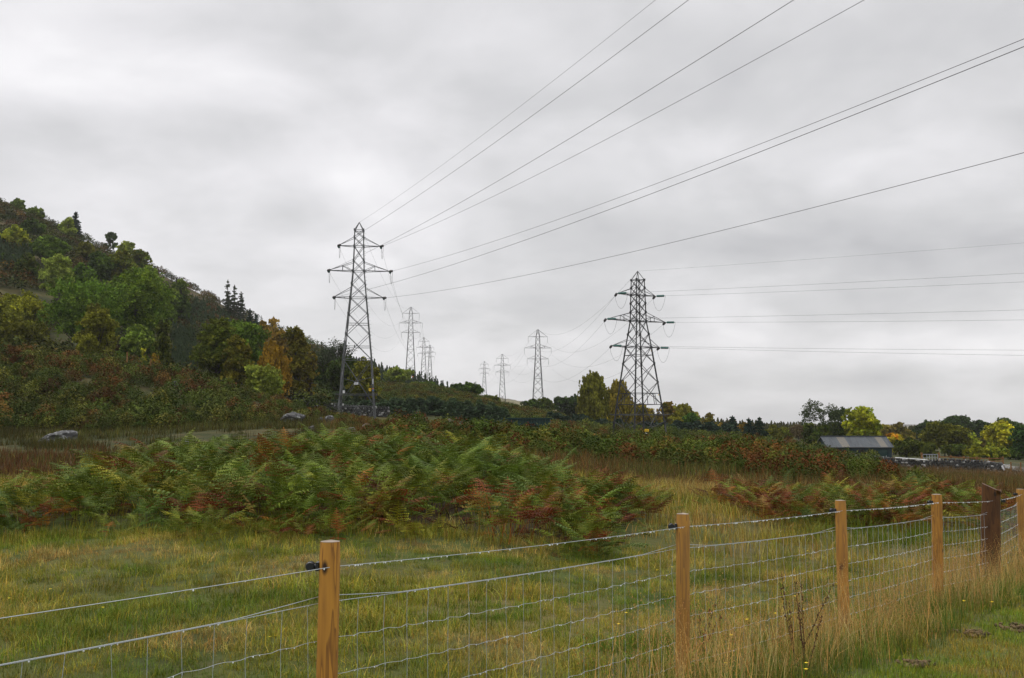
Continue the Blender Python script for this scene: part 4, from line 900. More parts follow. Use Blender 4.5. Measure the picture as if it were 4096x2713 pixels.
rock(1468, 1692, 1718, 60, 62, 11, (.10, .075, .06), 'brown rounded boulder at the foot of the right pylon leg')
rock(1803, 1672, 1700, 75, 32, 12, BR, 'pinkish pointed boulder on the ridge crest')
rock(1848, 1682, 1705, 74, 44, 13, GR, 'pale rounded boulder beside the pinkish pointed one')
rock(2003, 1634, 1662, 165, 27, 14, GR, 'lone upright boulder on the slope of the knoll')
rock(1600, 1555, 1570, 185, 22, 15, BR, 'pinkish boulder high on the knoll')
rock(1726, 1562, 1578, 185, 22, 16, GR, 'pale boulder on the knoll skyline below the small bush')
rock(700, 1524, 1545, 88, 36, 17, GR, 'pale split boulder in the bracken of the bank')
rock(570, 1468, 1484, 98, 26, 18, (.13, .12, .11), 'small dull rock near the top of the bank')
rock(745, 1752, 1775, 30, 24, 19, GR, 'small pale stone showing between the fronds in the bracken bed')

# ------------------------------------------------------------------ drystone walls
def drywall(name, path, hgt, label, seed, group=None, dens=1.0, topcol=None):
    """path: list of (X,Y); stones piled in courses"""
    rg = np.random.default_rng(seed); P_ = np.array(path, float); seg = np.linalg.norm(np.diff(P_, axis=0), axis=1); L_ = np.concatenate([[0], np.cumsum(seg)]); s = Soup(); V1, F1 = ICO1
    for c in range(6):
        d = rg.uniform(0, .2)
        while d < L_[-1]:
            wl = rg.uniform(.16, .42); x = np.interp(d, L_, P_[:, 0]); y = np.interp(d, L_, P_[:, 1]); i = min(np.searchsorted(L_, d), len(P_) - 1); dr = (P_[i] - P_[i - 1]) / max(seg[i - 1], 1e-6); an = math.atan2(dr[1], dr[0])
            hh = hgt * (.88 + .24 * vnoise(np.array([d * .35]), np.array([seed * 1.0]))[0]); z = gz(x, y) + hh * (c + .5) / 6
            for sd_ in (-1, 1):
                thk = .24 * (1 - c * .08); V = V1 * np.array([wl * .55, .15, hh / 6 * .72]) * rg.uniform(.75, 1.25, (len(V1), 1)) 
                if c == 5: V = V * np.array([.8, 1.3, 1.35])
                V = V @ rotz(an + rg.normal(0, .15)).T + np.array([x - dr[1] * sd_ * thk, y + dr[0] * sd_ * thk, z])
                b_ = rg.uniform(.022, .07) if rg.random() < .93 else rg.uniform(.2, .42)
                if c == 5 and rg.random() < .16: b_ = .3
                s.add(V, F1, (b_, b_, b_ * .97))
                if c == 5: break
            d += wl / dens
    o = s.build(name, M['wallstone']); return tag(o, label, 'stone wall', group)
def path_px(pts): return [tuple(pt(px, 1700, Y)[:2]) for px, Y in pts]
drywall('drystone_wall', path_px([(1030, 128), (1120, 129), (1250, 131), (1350, 132), (1450, 133), (1560, 134)]), 1.25, 'long dark drystone wall with pale cope stones running behind the near pylon legs', 21)
drywall('drystone_wall', path_px([(590, 112), (640, 113), (690, 114), (725, 115)]), .9, 'short dark drystone wall at the top of the bracken bank, left', 22)
drywall('drystone_wall', path_px([(1560, 120), (1700, 118), (1850, 116)]), .7, 'low tumbled drystone wall along the ridge crest in the centre', 24)
drywall('drystone_wall', path_px([(3380, 116), (3480, 115), (3600, 112), (3800, 109), (3950, 106), (4005, 104)]), 1.05, 'dark drystone wall with white lichen in front of the shed and the rail fence, right', 23)
s = Soup(); rg = np.random.default_rng(5); c0 = pt(1325, 1550, 165); zc0 = gz(c0.x, 165)
for i in range(90):
    V = ICO1[0] * rg.uniform(.18, .42) * rg.uniform(.8, 1.2, (12 if len(ICO1[0]) == 12 else len(ICO1[0]), 1)); x_ = rg.normal(0, .9); h_ = max(.1, 1.1 - abs(x_) * .55) * rg.random()
    b_ = rg.uniform(.03, .1) if rg.random() < .75 else .35; s.add(V + np.array([x_ * 1.3, rg.normal(0, .5), h_]), ICO1[1], (b_,) * 3)
tag(s.build('rubble_heap', M['wallstone'], loc=(c0.x, 165, zc0)), 'heap of tumbled stones on the green slope left of the near pylon', 'stone heap')

# ------------------------------------------------------------------ pylons
def lerp(a, b, t): return a + (b - a) * t
def pylon(px, Y, rz, kind, label, scale=1.0, dark=False, ztop_px=None, wcol=None, group='electricity pylons'):
    """kind: 'near' tension tower, 'angle' heavy tower, 'line' suspension tower; returns dict of wire attachment points"""
    b = pt(px, 1700, Y); x = b.x
    prof = {'near': dict(top=24.6, sh=(23.6, .55), arms=[(21.6, 22.7, 2.55, 2.65), (18.5, 19.6, 3.75, 3.8), (15.2, 16.4, 3.05, 3.05)], w=[(0, 2.32), (7.8, 1.68), (15.2, .97), (18.5, .67), (21.6, .57), (23.6, .54)], panels=[0, 1.9, 7.6, 10.7, 13.2, 15.2, 16.9, 18.5, 19.8, 21.6, 22.7, 23.6]),
            'angle': dict(top=20.3, sh=(19.2, .57), arms=[(17.3, 18.2, 3.1, 2.6), (14.1, 15.2, 4.7, 4.1), (10.9, 11.9, 3.9, 3.15)], w=[(0, 2.6), (3.9, 1.95), (10.9, 1.12), (14.1, .70), (17.3, .62), (19.2, .57)], panels=[0, 3.9, 6.6, 8.9, 10.9, 12.5, 14.1, 15.2, 16.3, 17.3, 18.2, 19.2]),
            'line': dict(top=24.6, sh=(23.3, .42), arms=[(22.6, 24.4, 2.7, 2.7), (19.45, 20.4, 3.75, 3.75), (16.4, 17.3, 3.0, 3.0)], w=[(0, 1.75), (3.6, 1.45), (16.4, .74), (19.45, .62), (22.6, .52), (24.6, .22)], panels=[0, 3.6, 6.4, 8.8, 10.9, 12.9, 14.7, 16.4, 18.0, 19.45, 21.1, 22.6, 24.6])}[kind]
    top = prof['top']
    z0 = gz(x, Y) if ztop_px is None else pt(px, ztop_px, Y).z - top * scale
    root = empty('pylon', (x, Y, z0), rz, label, 'pylon', group); root.scale = (scale,) * 3
    lt, br = {'near': (.155, .058), 'angle': (.15, .056), 'line': (.14, .05)}[kind]
    if kind == 'line': f = max(1, Y / 400); lt *= min(f, 1.6); br *= min(f, 1.6)
    m = M['darksteel'] if dark else M['steel']
    wz = [a for a, _ in prof['w']]; ww = [b_ for _, b_ in prof['w']]
    W = lambda z: float(np.interp(z, wz, ww))
    sg = [(-1, -1), (1, -1), (1, 1), (-1, 1)]
    body = Soup(); pn = prof['panels']; zc = prof['sh'][0] if kind != 'line' else top
    def corner(i, z): a = W(z); return np.array([sg[i][0] * a, sg[i][1] * a, z])
    for i in range(4):
        zz = [z for z in wz if z <= zc + .01]
        if zz[-1] < zc: zz.append(zc)
        beams(body, [(corner(i, zz[k]) - (np.array([0, 0, 2.5 if k == 0 else 0])), corner(i, zz[k + 1])) for k in range(len(zz) - 1)], [lt * (1 - .5 * zz[k] / top) for k in range(len(zz) - 1)])
        if kind != 'line': beams(body, [(corner(i, zc), np.array([0, 0, top]))], lt * .45)
    bs = []; hz = []
    for k in range(len(pn) - 1):
        a, b2 = pn[k], pn[k + 1]
        for i in range(4):
            j = (i + 1) % 4
            if kind == 'near' and k == 0:
                mid_ = (corner(i, b2) + corner(j, b2)) / 2
                bs += [(corner(i, b2), lerp(corner(i, a), corner(j, a), .22)), (corner(j, b2), lerp(corner(i, a), corner(j, a), .78)), (mid_, lerp(corner(i, a), corner(j, a), .3)), (mid_, lerp(corner(i, a), corner(j, a), .7))]; hz.append((corner(i, b2), corner(j, b2)))
            elif kind == 'angle' and k == 0:
                g0 = -1.2; bs += [(corner(i, b2), lerp(corner(i, g0), corner(j, g0), .86)), (corner(j, b2), lerp(corner(i, g0), corner(j, g0), .14))]; hz.append((corner(i, b2), corner(j, b2)))
                q1 = lerp(corner(i, b2), lerp(corner(i, g0), corner(j, g0), .86), .55); q2 = lerp(corner(j, b2), lerp(corner(i, g0), corner(j, g0), .14), .55); bs += [(q1, corner(j, 1.9)), (q2, corner(i, 1.9)), (corner(i, 1.9), lerp(corner(i, g0), corner(j, g0), .14)), (corner(j, 1.9), lerp(corner(i, g0), corner(j, g0), .86))]
            else:
                bs += [(corner(i, a), corner(j, b2)), (corner(j, a), corner(i, b2))]
                if kind == 'near' and b2 in (7.6, 15.2, 18.5, 21.6, 23.6): hz.append((corner(i, b2), corner(j, b2)))
                if kind == 'near' and k in (2, 3): hz.append((corner(i, (a + b2) / 2), corner(j, (a + b2) / 2)))
                if kind == 'near' and k == 1:
                    c_ = (corner(i, 4.9) + corner(j, 4.9)) / 2; bs += [(c_, corner(j, 5.4)), (corner(i, 5.4), lerp(corner(i, 1.9), corner(j, 7.6), .0) * .55 + c_ * .45)]
                if kind != 'near' and (b2 in (16.4, 19.45, 22.6, 10.9, 14.1, 17.3, 19.2, 24.6)): hz.append((corner(i, b2), corner(j, b2)))
                if kind == 'angle' and k in (1, 3): hz.append((corner(i, (a + b2) / 2), corner(j, (a + b2) / 2)))
                if kind == 'angle' and k == 1: bs += [(lerp(corner(i, 5.3), corner(j, 5.3), t_), lerp(corner(i, 3.9), corner(j, 3.9), t_)) for t_ in (.27, .73)]
                if kind == 'line' and k == 1: mm_ = (corner(i, a) + corner(j, a)) / 2; bs += [(mm_, (corner(i, 4.9) + corner(j, 4.9)) / 2)]; hz += [(corner(i, a), corner(j, a)), (corner(i, 5.0), corner(j, 5.0))]
    beams(body, bs, br); beams(body, hz, br * 1.05)
    bolts = [];                                          # climbing steps up one leg
    if kind != 'line':
        for z in np.arange(3.5, zc, .45): c_ = corner(2, z); bolts.append((c_, c_ + np.array([.22, 0, 0])))
        beams(body, bolts, .025)
        for z in [p for p in pn[2:]]:                    # gusset plates
            for i in range(4): box(body, corner(i, z), (.20, .20, .26))
    body.build('tower_body', m, root)
    att = {}
    for n_, (zb, zt, ll, lr_) in enumerate(prof['arms']):
        nm = ('top', 'middle', 'bottom')[n_]
        for side, ln in ((-1, ll), (1, lr_)):
            a = Soup(); wa, wt = W(zb), W(zt) if kind != 'line' or n_ else .3; tip = np.array([side * ln, 0, zb + (.0 if kind == 'line' else .05)])
            f1 = [np.array([side * wa, y_ * wa, zb]) for y_ in (-1, 1)]; f2 = [np.array([side * wt, y_ * wt, min(zt, top)]) for y_ in (-1, 1)]
            sgm = [(f1[0], tip), (f1[1], tip)]; sg2 = [(f2[0], tip), (f2[1], tip)]
            for t_ in (.33, .66): sg2 += [(lerp(f1[0], tip, t_), lerp(f1[1], tip, t_))]
            if n_ == 1:
                for q in (0, 1): sg2 += [(lerp(f1[q], tip, .42), lerp(f2[q], tip, .42)), (f1[q] , lerp(f2[q], tip, .42))]
            beams(a, sgm, br * 1.25); beams(a, sg2, br * .9)
            ar = a.build('crossarm', m, root)
            if kind == 'line':
                i_ = Soup(); i_l = 1.65; k_ = max(.05, min(.13, Y / 4096 * .5)); tube(i_, [tip, tip - np.array([0, 0, i_l])], k_ * .5, k=6)
                for d_ in range(9): tube(i_, [tip - np.array([0, 0, .25 + d_ * .14]), tip - np.array([0, 0, .32 + d_ * .14])], [k_ * 1.2, k_ * .8], k=6)
                i_.build('insulator', M['ceram'], ar); att[(nm, side)] = tip - np.array([0, 0, i_l])
            else: att[(nm, side)] = tip
    att['earth'] = np.array([0, 0, top])
    rm = rotz(rz)
    return root, {k: rm @ (v * scale) + np.array([x, Y, z0]) for k, v in att.items()}, m
def string_ins(root, att_l, dirv, length, glass):
    """tension insulator string, local coords; returns end point"""
    d = dirv / np.linalg.norm(dirv); s = Soup(); e_ = att_l + d * length
    tube(s, [att_l, e_], .03, k=5)
    for i in range(10):
        q = att_l + d * (length * (.18 + .07 * i)); tube(s, [q, q + d * .09], [.15, .10], k=8)
    s.build('insulator', M['glass_ins'] if glass else M['ceram'], root); return e_
def jumper(root, a, b_, sag):
    t = np.linspace(0, 1, 15)[:, None]; P_ = a * (1 - t) + b_ * t; P_[:, 2] -= sag * (4 * t * (1 - t))[:, 0]**.8
    s = Soup(); tube(s, P_, .016, k=4); s.build('jumper_loop', M['cable'], root)
def local(root, p): return rotz(-root.rotation_euler[2]) @ (np.array(p) - np.array(root.location)) / root.scale[0]

P1, A1, m1 = pylon(1427, 125, R(6), 'near', 'nearest and tallest pylon, grey lattice tower left of centre with sign plates', ztop_px=890)
P2, A2, m2 = pylon(2557, 125, R(28), 'angle', 'squat heavy black angle pylon right of centre with green glass insulators', dark=True, ztop_px=1085)
L2, B2, _ = pylon(1640, 328, R(2), 'line', 'second pylon of the left line, standing just right of the nearest one', ztop_px=1229)
L3, B3, _ = pylon(1693, 514, R(2), 'line', 'third pylon of the left line, in front of a slightly smaller one', ztop_px=1350)
L4, B4, _ = pylon(1718, 700, R(0), 'line', 'fourth pylon of the left line, overlapping the third on its right', ztop_px=1380)
K2, D2, _ = pylon(2152, 285, R(4), 'line', 'tall dark lattice pylon between the knoll and the birches', ztop_px=1319, dark=True)
K3, D3, _ = pylon(2009, 467, R(3), 'line', 'middle-sized pylon rising from the end of the knoll', ztop_px=1417, dark=True)
K4, D4, _ = pylon(1937, 700, R(3), 'line', 'smaller pylon left of the middle-sized one, above the thorn bushes', ztop_px=1446, dark=True)
pylon(1732, 1150, R(40), 'angle', 'tiny low pylon with wide arms seen far off beside the left line', 1.15, ztop_px=1505)
pylon(1906, 1150, R(-35), 'angle', 'tiny distant pylon peeping over the thorn bushes in the centre', 1.1, ztop_px=1541)

# plates, guards
def plate(root, name, p, size, m, label=None):
    s = Soup(); box(s, (0, 0, 0), (size[0], .02, size[1])); o = s.build(name, m, root); o.location = p
    if label: o['label'] = label
    return o
def text(body_, size, loc, m, parent, name='lettering'):
    c = bpy.data.curves.new(name, 'FONT'); c.body = body_; c.size = size; c.align_x = 'CENTER'; c.align_y = 'CENTER'; c.extrude = .004
    q = bpy.data.objects.new(name, c); COL.objects.link(q); bpy.context.view_layer.update(); me = bpy.data.meshes.new_from_object(q.evaluated_get(bpy.context.evaluated_depsgraph_get()))
    bpy.data.objects.remove(q); bpy.data.curves.remove(c); me.materials.clear(); me.materials.append(m)
    o = bpy.data.objects.new(name, me); COL.objects.link(o); o.parent = parent; o.location = loc; o.rotation_euler = (R(90), 0, 0); return o
fy = -2.05
a = plate(P1, 'sign_plate', (-.05, -1.95, 4.6), (.50, .28), M['white'], 'white tower number plate'); text('676', .22, (0, -.016, 0), M['black'], a)
a = plate(P1, 'sign_plate', (-1.50, -2.0, 3.6), (.24, .34), M['white'], 'small upright white plate'); text('1', .2, (0, -.016, 0), M['ceram'], a)
a = plate(P1, 'warning_sign', (1.62, -2.0, 3.85), (.28, .34), M['yellow'], 'yellow danger of death plate')
tr_ = Soup(); tr_.add([(-.09, -.014, -.08), (.09, -.014, -.08), (0, -.014, .09), (-.09, -.012, -.08), (.09, -.012, -.08), (0, -.012, .09)], [(0, 1, 2), (3, 5, 4)]); tr_.build('triangle_symbol', M['black'], a)
plate(P1, 'circuit_plate', (1.97, -2.05, 3.98), (.12, .16), M['orange'], 'orange circuit colour plate'); plate(P1, 'circuit_plate', (1.98, -2.05, 3.80), (.12, .16), M['blue'], 'blue circuit colour plate')
plate(P1, 'sign_plate', (1.95, -2.05, 4.85), (.08, .62), M['white'], 'narrow white strip on the right leg')
def guard(root, z, wd, over):
    s = Soup(); sg = []
    for k in range(3):
        o_ = wd + over * (k + 1) / 3; c_ = [(-o_, -o_, z + k * .06), (o_, -o_, z + k * .06), (o_, o_, z + k * .06), (-o_, o_, z + k * .06)]
        sg += [(c_[i], c_[(i + 1) % 4]) for i in range(4)]
    for sx in (-1, 1):
        for sy in (-1, 1): sg.append(((sx * wd * .95, sy * wd * .95, z - .1), (sx * (wd + over), sy * (wd + over), z + .14)))
    beams(s, sg, .03); s.build('climbing_guard', M['steel'], root)
guard(P1, 3.25, 1.98, .55); guard(P2, 2.6, 2.1, .6)
a = plate(P2, 'warning_sign', (.0, -2.62, .62), (.52, .30), M['yellow'], 'yellow danger plate low on the tower'); a.location = local(P2, np.array(pt(2587, 1722, 121.8))); a.rotation_euler = (0, 0, -R(28))
text('DANGER', .11, (0, -.016, -.05), M['black'], a)
a = plate(P2, 'sign_plate', (0, 0, 0), (.22, .16), M['white'], 'small white plate under the yellow one'); a.location = local(P2, np.array(pt(2585, 1733, 121.8))); a.rotation_euler = (0, 0, -R(28))
for (px_, py_) in ((2643, 1640), (2634, 1580), (2605, 1404), (2583, 1226)):
    a = plate(P2, 'reflector_plate', (0, 0, 0), (.10, .14), M['yellow']); a.location = local(P2, np.array(pt(px_, py_, 125))); a.rotation_euler = (0, 0, -R(28))
a = plate(K2, 'warning_sign', (0, -1.8, 3.6), (.75, .45), M['yellow'], 'yellow danger plate'); a.location = local(K2, np.array(pt(2157, 1646, 282)))
a = plate(L2, 'warning_sign', (0, 0, 0), (.35, .35), M['orange'], 'orange plate on the right leg'); a.location = local(L2, np.array(pt(1651, 1507, 326)))
a = plate(K3, 'warning_sign', (0, 0, 0), (.7, .5), M['yellow'], 'yellow danger plate'); a.location = local(K3, np.array(pt(2011, 1615, 465)))

# ---- wires
def wire(a, b_, sag, label, group, r=.02, beyond=0.0):
    a = np.array(a, float); b_ = np.array(b_, float); n = 40; t = np.linspace(0, 1 + beyond, n)[:, None]; P_ = a + (b_ - a) * t
    P_[:, 2] -= sag * (4 * t * (1 - t))[:, 0]
    s = Soup(); tube(s, P_ - a, r, k=4); o = s.build('power_line', M['cable'], loc=tuple(a)); return tag(o, label, 'power line', group)
arm = {('top', -1): 'top left arm', ('top', 1): 'top right arm', ('middle', -1): 'middle left arm', ('middle', 1): 'middle right arm', ('bottom', -1): 'bottom left arm', ('bottom', 1): 'bottom right arm'}
def span(A, B, sag, an, bn, group, rr=.02, endsA=None, endsB=None):
    for k in arm:
        wire((endsA or A)[k], (endsB or B)[k], sag, 'wire from the %s of the %s to the %s' % (arm[k], an, bn), group, rr)
    wire(A['earth'], B['earth'], sag * .8, 'earth wire between the peaks of the %s and the %s' % (an, bn), group, rr * .8)
# nearest pylon: wires towards and over the viewer, exit points read off the frame edge
exits = {('top', -1): (2754, 0, 50), ('top', 1): (3457, 0, 45.5), ('middle', -1): (3175, 0, 41), ('middle', 1): (4096, 156, 39), ('bottom', -1): (4096, 187, 31.5), ('bottom', 1): (4096, 611, 38), 'earth': (2622, 0, 57)}
def parab(p, q, curv):
    """parabola through p and q with the given vertical curvature, continued past q"""
    d = np.linalg.norm((q - p)[:2]); n = 60; s_ = np.linspace(0, d * 2.4, n); h = (q - p)[:2] / d
    z = p[2] + (q[2] - p[2]) * s_ / d + .5 * curv * s_ * (s_ - d)
    return np.stack([p[0] + h[0] * s_, p[1] + h[1] * s_, z], 1)
for k, (ex, ey, eY) in exits.items():
    a = np.array(A1[k]); q = np.array(pt(ex, ey, eY)); d = q - a
    if k != 'earth':
        al = local(P1, a); dl = rotz(-R(6)) @ d; dl[2] -= 6
        e1 = string_ins(P1, al, dl, 1.3, False)
        B_ = np.array(B2[k]) - a; bl = rotz(-R(6)) @ B_; bl[2] -= 14; e2 = string_ins(P1, al, bl, 1.3, True); jumper(P1, e1, e2, 1.5)
        a = rotz(R(6)) @ e1 + np.array(P1.location); a2 = rotz(R(6)) @ e2 + np.array(P1.location)
        wire(a2, B2[k], 5.5, 'wire from the %s of the nearest pylon back to the second' % arm[k], 'wires of the left line', .011)
    P_ = parab(a, q, 7e-4); s = Soup(); tube(s, P_ - a, .014 if k != 'earth' else .010, k=5); o = s.build('power_line', M['cable'], loc=tuple(a))
    tag(o, ('wire from the %s of the nearest pylon rising over the viewer' % arm[k]) if k != 'earth' else 'earth wire from the peak of the nearest pylon rising over the viewer', 'power line', 'wires of the left line')
wire(A1['earth'], B2['earth'], 4, 'earth wire from the peak of the nearest pylon back to the second', 'wires of the left line', .011)
span(B2, B3, 4, 'second left pylon', 'third left pylon', 'wires of the left line', .014); span(B3, B4, 4, 'third left pylon', 'fourth left pylon', 'wires of the left line', .016)
ex2 = {'earth': (4096, 972), ('top', -1): (4096, 1093), ('top', 1): (4096, 1128), ('middle', -1): (4096, 1240), ('middle', 1): (4096, 1280), ('bottom', -1): (4096, 1401), ('bottom', 1): (4096, 1422)}
for k, (ex, ey) in ex2.items():
    a = np.array(A2[k]); q = np.array(pt(ex, ey, 98)); d = q - a
    if k != 'earth':
        al = local(P2, a); dl = rotz(-R(28)) @ d; e1 = string_ins(P2, al, dl, 1.5, True)
        B_ = np.array(D2[k]) - a; bl = rotz(-R(28)) @ B_; bl[2] -= 22; e2 = string_ins(P2, al, bl, 1.5, False); jumper(P2, e1, e2, 1.7)
        a = rotz(R(28)) @ e1 + np.array(P2.location); a2 = rotz(R(28)) @ e2 + np.array(P2.location)
        wire(a2, D2[k], 4.5, 'wire from the %s of the angle pylon back to the pylon behind' % arm[k], 'wires of the right line', .012)
    P_ = parab(a, q, 3e-4); s = Soup(); tube(s, P_ - a, .011 if k != 'earth' else .008, k=5); o = s.build('power_line', M['cable'], loc=tuple(a))
    tag(o, ('wire from the %s of the angle pylon running off right' % arm[k]) if k != 'earth' else 'earth wire from the peak of the angle pylon running off to the right', 'power line', 'wires of the right line')
wire(A2['earth'], D2['earth'], 4, 'earth wire from the peak of the angle pylon to the pylon behind', 'wires of the right line', .014)
span(D2, D3, 4, 'tall dark pylon', 'middle-sized right pylon', 'wires of the right line', .014); span(D3, D4, 4, 'middle-sized right pylon', 'smaller right pylon', 'wires of the right line', .016)

# ------------------------------------------------------------------ shed, shelter, cabinet, post
def corr(s, x0, x1, y0, z0, y1, z1, pitch=.15, amp=.018, col=(1, 1, 1)):
    """corrugated sheet from (y0,z0) eave to (y1,z1) ridge, waves across x"""
    n = int((x1 - x0) / pitch * 4); xs = np.linspace(x0, x1, n + 1); wv = amp * np.sin(xs / pitch * 2 * math.pi)
    d = np.array([y1 - y0, z1 - z0]); nn_ = np.array([-d[1], d[0]]) / np.linalg.norm(d)
    lo_ = np.stack([xs, y0 + nn_[0] * wv, z0 + nn_[1] * wv], 1); hi_ = np.stack([xs, y1 + nn_[0] * wv, z1 + nn_[1] * wv], 1)
    V = np.concatenate([lo_, hi_]); i = np.arange(n); s.add(V, np.stack([i, i + 1, i + 2 + n, i + 1 + n], 1), col)
eL = pt(3312, 1788, 126); eR = pt(3568, 1788, 126); W_ = eR.x - eL.x; zg = gz(eL.x + 4, 127) - .3
sh = empty('shed', (eL.x, 126, zg), 0, 'long dark green corrugated shed with a grey pitched roof and two buff roof sheets', 'shed')
Hh = eL.z - zg; Rz = pt(3400, 1747, 128.4).z - zg
s = Soup(); corr(s, 0, W_, .12, 0, .12, Hh, .15, .016); corr(s, 0, W_, 4.7, 0, 4.7, Hh, .15, .016); s.build('wall', M['shedgreen'], sh)
for x_ in (0.02, W_ - .02):
    s = Soup(); s.add([(x_, .12, 0), (x_, 4.7, 0), (x_, 4.7, Hh), (x_, 2.4, Rz - .06), (x_, .12, Hh)], [(0, 1, 2, 4), (4, 2, 3, 3)][:1]); s.add([(x_, 4.7, Hh), (x_, 2.4, Rz - .06), (x_, .12, Hh)], [(0, 1, 2)]); s.build('gable', M['shedgreen'], sh)
xs_ = [0, 1.75, 2.72, 6.5, 7.35, W_ + .12]; s = Soup(); sp_ = Soup()
for i in range(5): corr(sp_ if i in (1, 3) else s, xs_[i] - (.1 if i == 0 else 0), xs_[i + 1], -.08, Hh - .03, 2.42, Rz, .15, .014)
corr(s, -.1, W_ + .12, 4.95, Hh - .03, 2.42, Rz, .15, .014); s.build('roof', M['sheet'], sh); sp_.build('roof_panel', M['sheetpale'], sh)
s = Soup(); beams(s, [((-.12, 2.42, Rz + .03), (W_ + .14, 2.42, Rz + .03))], .16); s.build('ridge_cap', M['sheet'], sh)
s = Soup(); beams(s, [((-.12, -.08, Hh - .06), (-.12, 2.42, Rz - .04)), ((-.12, 2.42, Rz - .04), (-.12, 4.95, Hh - .06)), ((W_ + .14, -.08, Hh - .06), (W_ + .14, 2.42, Rz - .04))], .12); s.build('bargeboard', M['sheet'], sh)
s = Soup(); tube(s, [(-.1, -.14, Hh - .06), (W_ + .12, -.14, Hh - .06)], .05, k=6); tube(s, [(W_ - .05, -.02, Hh - .1), (W_ - .05, -.02, .1)], .035, k=6); s.build('gutter', M['steel'], sh)
s = Soup(); box(s, (6.7, .06, Hh * .42), (1.1, .07, Hh * .8)); dr_ = s.build('door', M['contgreen'], sh); s = Soup(); box(s, (7.1, .0, Hh * .42), (.05, .05, .16)); s.build('handle', M['galv'], dr_)
c0 = pt(2030, 1676, 102); c1_ = pt(2200, 1672, 102); W_ = c1_.x - c0.x; zg = gz(c0.x + 2, 103) - .2; Hh = c0.z - zg
sh = empty('steel_container', (c0.x, 102, zg), R(-3), 'dark green corrugated steel container half hidden behind the bracken ridge', 'container')
s = Soup(); corr(s, 0, W_, 0, 0, 0, Hh, .28, .012); corr(s, 0, W_, 2.4, 0, 2.4, Hh, .28, .012)
for x_ in (0, W_): s.add([(x_, 0, 0), (x_, 2.4, 0), (x_, 2.4, Hh), (x_, 0, Hh)], [(0, 1, 2, 3)])
s.build('wall', M['contgreen'], sh)
s = Soup(); box(s, (W_ / 2 - .2, 1.2, Hh + .05), (W_ + .9, 2.7, .12)); s.build('roof', M['contgreen'], sh)
s = Soup(); box(s, (W_ - .75, -.06, Hh * .62), (1.4, .05, .06)); s.build('locking_bar', M['steel'], sh)
c0 = pt(1608, 1677, 112); zg = gz(c0.x, 112); Hh = max(c0.z - zg, .6)
cb = empty('equipment_cabinet', (c0.x, 112, zg), 0, 'small grey-green metal cabinet on the crest right of the near pylon', 'cabinet')
s = Soup(); box(s, (0, 0, Hh / 2), (.95, .5, Hh - .05)); s.build('body', M['contgreen'], cb); s = Soup(); box(s, (0, 0, Hh), (1.05, .6, .05)); s.build('lid', M['steel'], cb)
s = Soup(); box(s, (.49, -.2, Hh * .6), (.03, .05, .5)); s.build('hinge', M['white'], cb)
a = pt(1654, 1690, 114); b_ = pt(1668, 1646, 114); ps = empty('marker_post', a, 0, 'leaning thin marker post with a white foot beside the small cabinet', 'post')
d = np.array(b_ - a); s = Soup(); beams(s, [(d * .45, d)], .07); s.build('post', M['steel'], ps); s = Soup(); beams(s, [(d * 0, d * .45)], .09); s.build('base', M['white'], ps); s = Soup(); box(s, tuple(d + np.array([0, 0, .04])), (.22, .1, .12)); s.build('cap', M['ceram'], ps)

# metal gate, rail fence, rail, small gate, track, roadside fence
g0 = pt(3691, 1818, 117); g1 = pt(3751, 1819, 117); zt = g0.z; gt = empty('field_gate', (g0.x, 117, zt - 1.25), 0, 'galvanised metal gate with upright bars between wooden posts, behind the far wall', 'gate')
w_ = g1.x - g0.x; s = Soup(); beams(s, [((0, 0, 0), (w_, 0, 0)), ((0, 0, 1.25), (w_, 0, 1.25)), ((0, 0, 0), (0, 0, 1.25)), ((w_, 0, 0), (w_, 0, 1.25))], .06); s.build('gate_frame', M['galv'], gt)
s = Soup(); beams(s, [((w_ * t, 0, 0), (w_ * t, 0, 1.25)) for t in (.27, .44, .62, .81)], .045); beams(s, [((0, 0, z), (w_, 0, z)) for z in (.3, .6, .9)], .03); s.build('bars', M['galv'], gt)
for x_ in (-.12, w_ + .12):
    s = Soup(); box(s, (0, 0, 0), (.17, .17, 1.9)); s.build('gate_post', M['timber'], gt).location = (x_, 0, .5)
rf = empty('rail_fence', pt(3757, 1860, 115), 0, 'orange-brown timber rail fence running right from the metal gate', 'fence'); fo = np.array(rf.location)
fp = [(3757, 1822, 115.5), (3803, 1822, 115), (3855, 1825, 114.5), (3907, 1827, 114), (3957, 1829, 113.5), (4011, 1827, 113)]
pts_ = []
for (x_, y_, Yp) in fp:
    p = np.array(pt(x_, y_, Yp)); zg = gz(p[0], p[1]) - .1; s = Soup(); box(s, (0, 0, (p[2] - zg) / 2), (.16, .12, p[2] - zg)); o = s.build('post', M['timber'], rf); o.location = tuple(np.array([p[0], p[1], zg]) - fo); pts_.append(p)
for q in range(4):
    s = Soup(); beams(s, [(pts_[i] - fo - np.array([0, .08, .16 + q * .29]), pts_[i + 1] - fo - np.array([0, .08, .16 + q * .29])) for i in range(5)], .10); s.build('rail', M['timber'], rf)
s = Soup(); a = np.array(pt(3581, 1831, 113)); b_ = np.array(pt(3701, 1839.5, 109.5)); tube(s, [a - a, b_ - a], .055, k=6); tag(s.build('pipe', M['white'], loc=tuple(a)), 'long white pipe lying along the top of the far stone wall', 'pipe')
sg_ = empty('small_gate', pt(4013, 1858, 108), 0, 'small pale metal hurdle right of the far wall end', 'gate'); s = Soup(); beams(s, [((0, 0, 0), (.75, 0, 0)), ((0, 0, 0), (0, 0, -.6)), ((.75, 0, 0), (.75, 0, -.6)), ((0, 0, -.3), (.75, 0, -.3))], .04); s.build('frame', M['galv'], sg_)
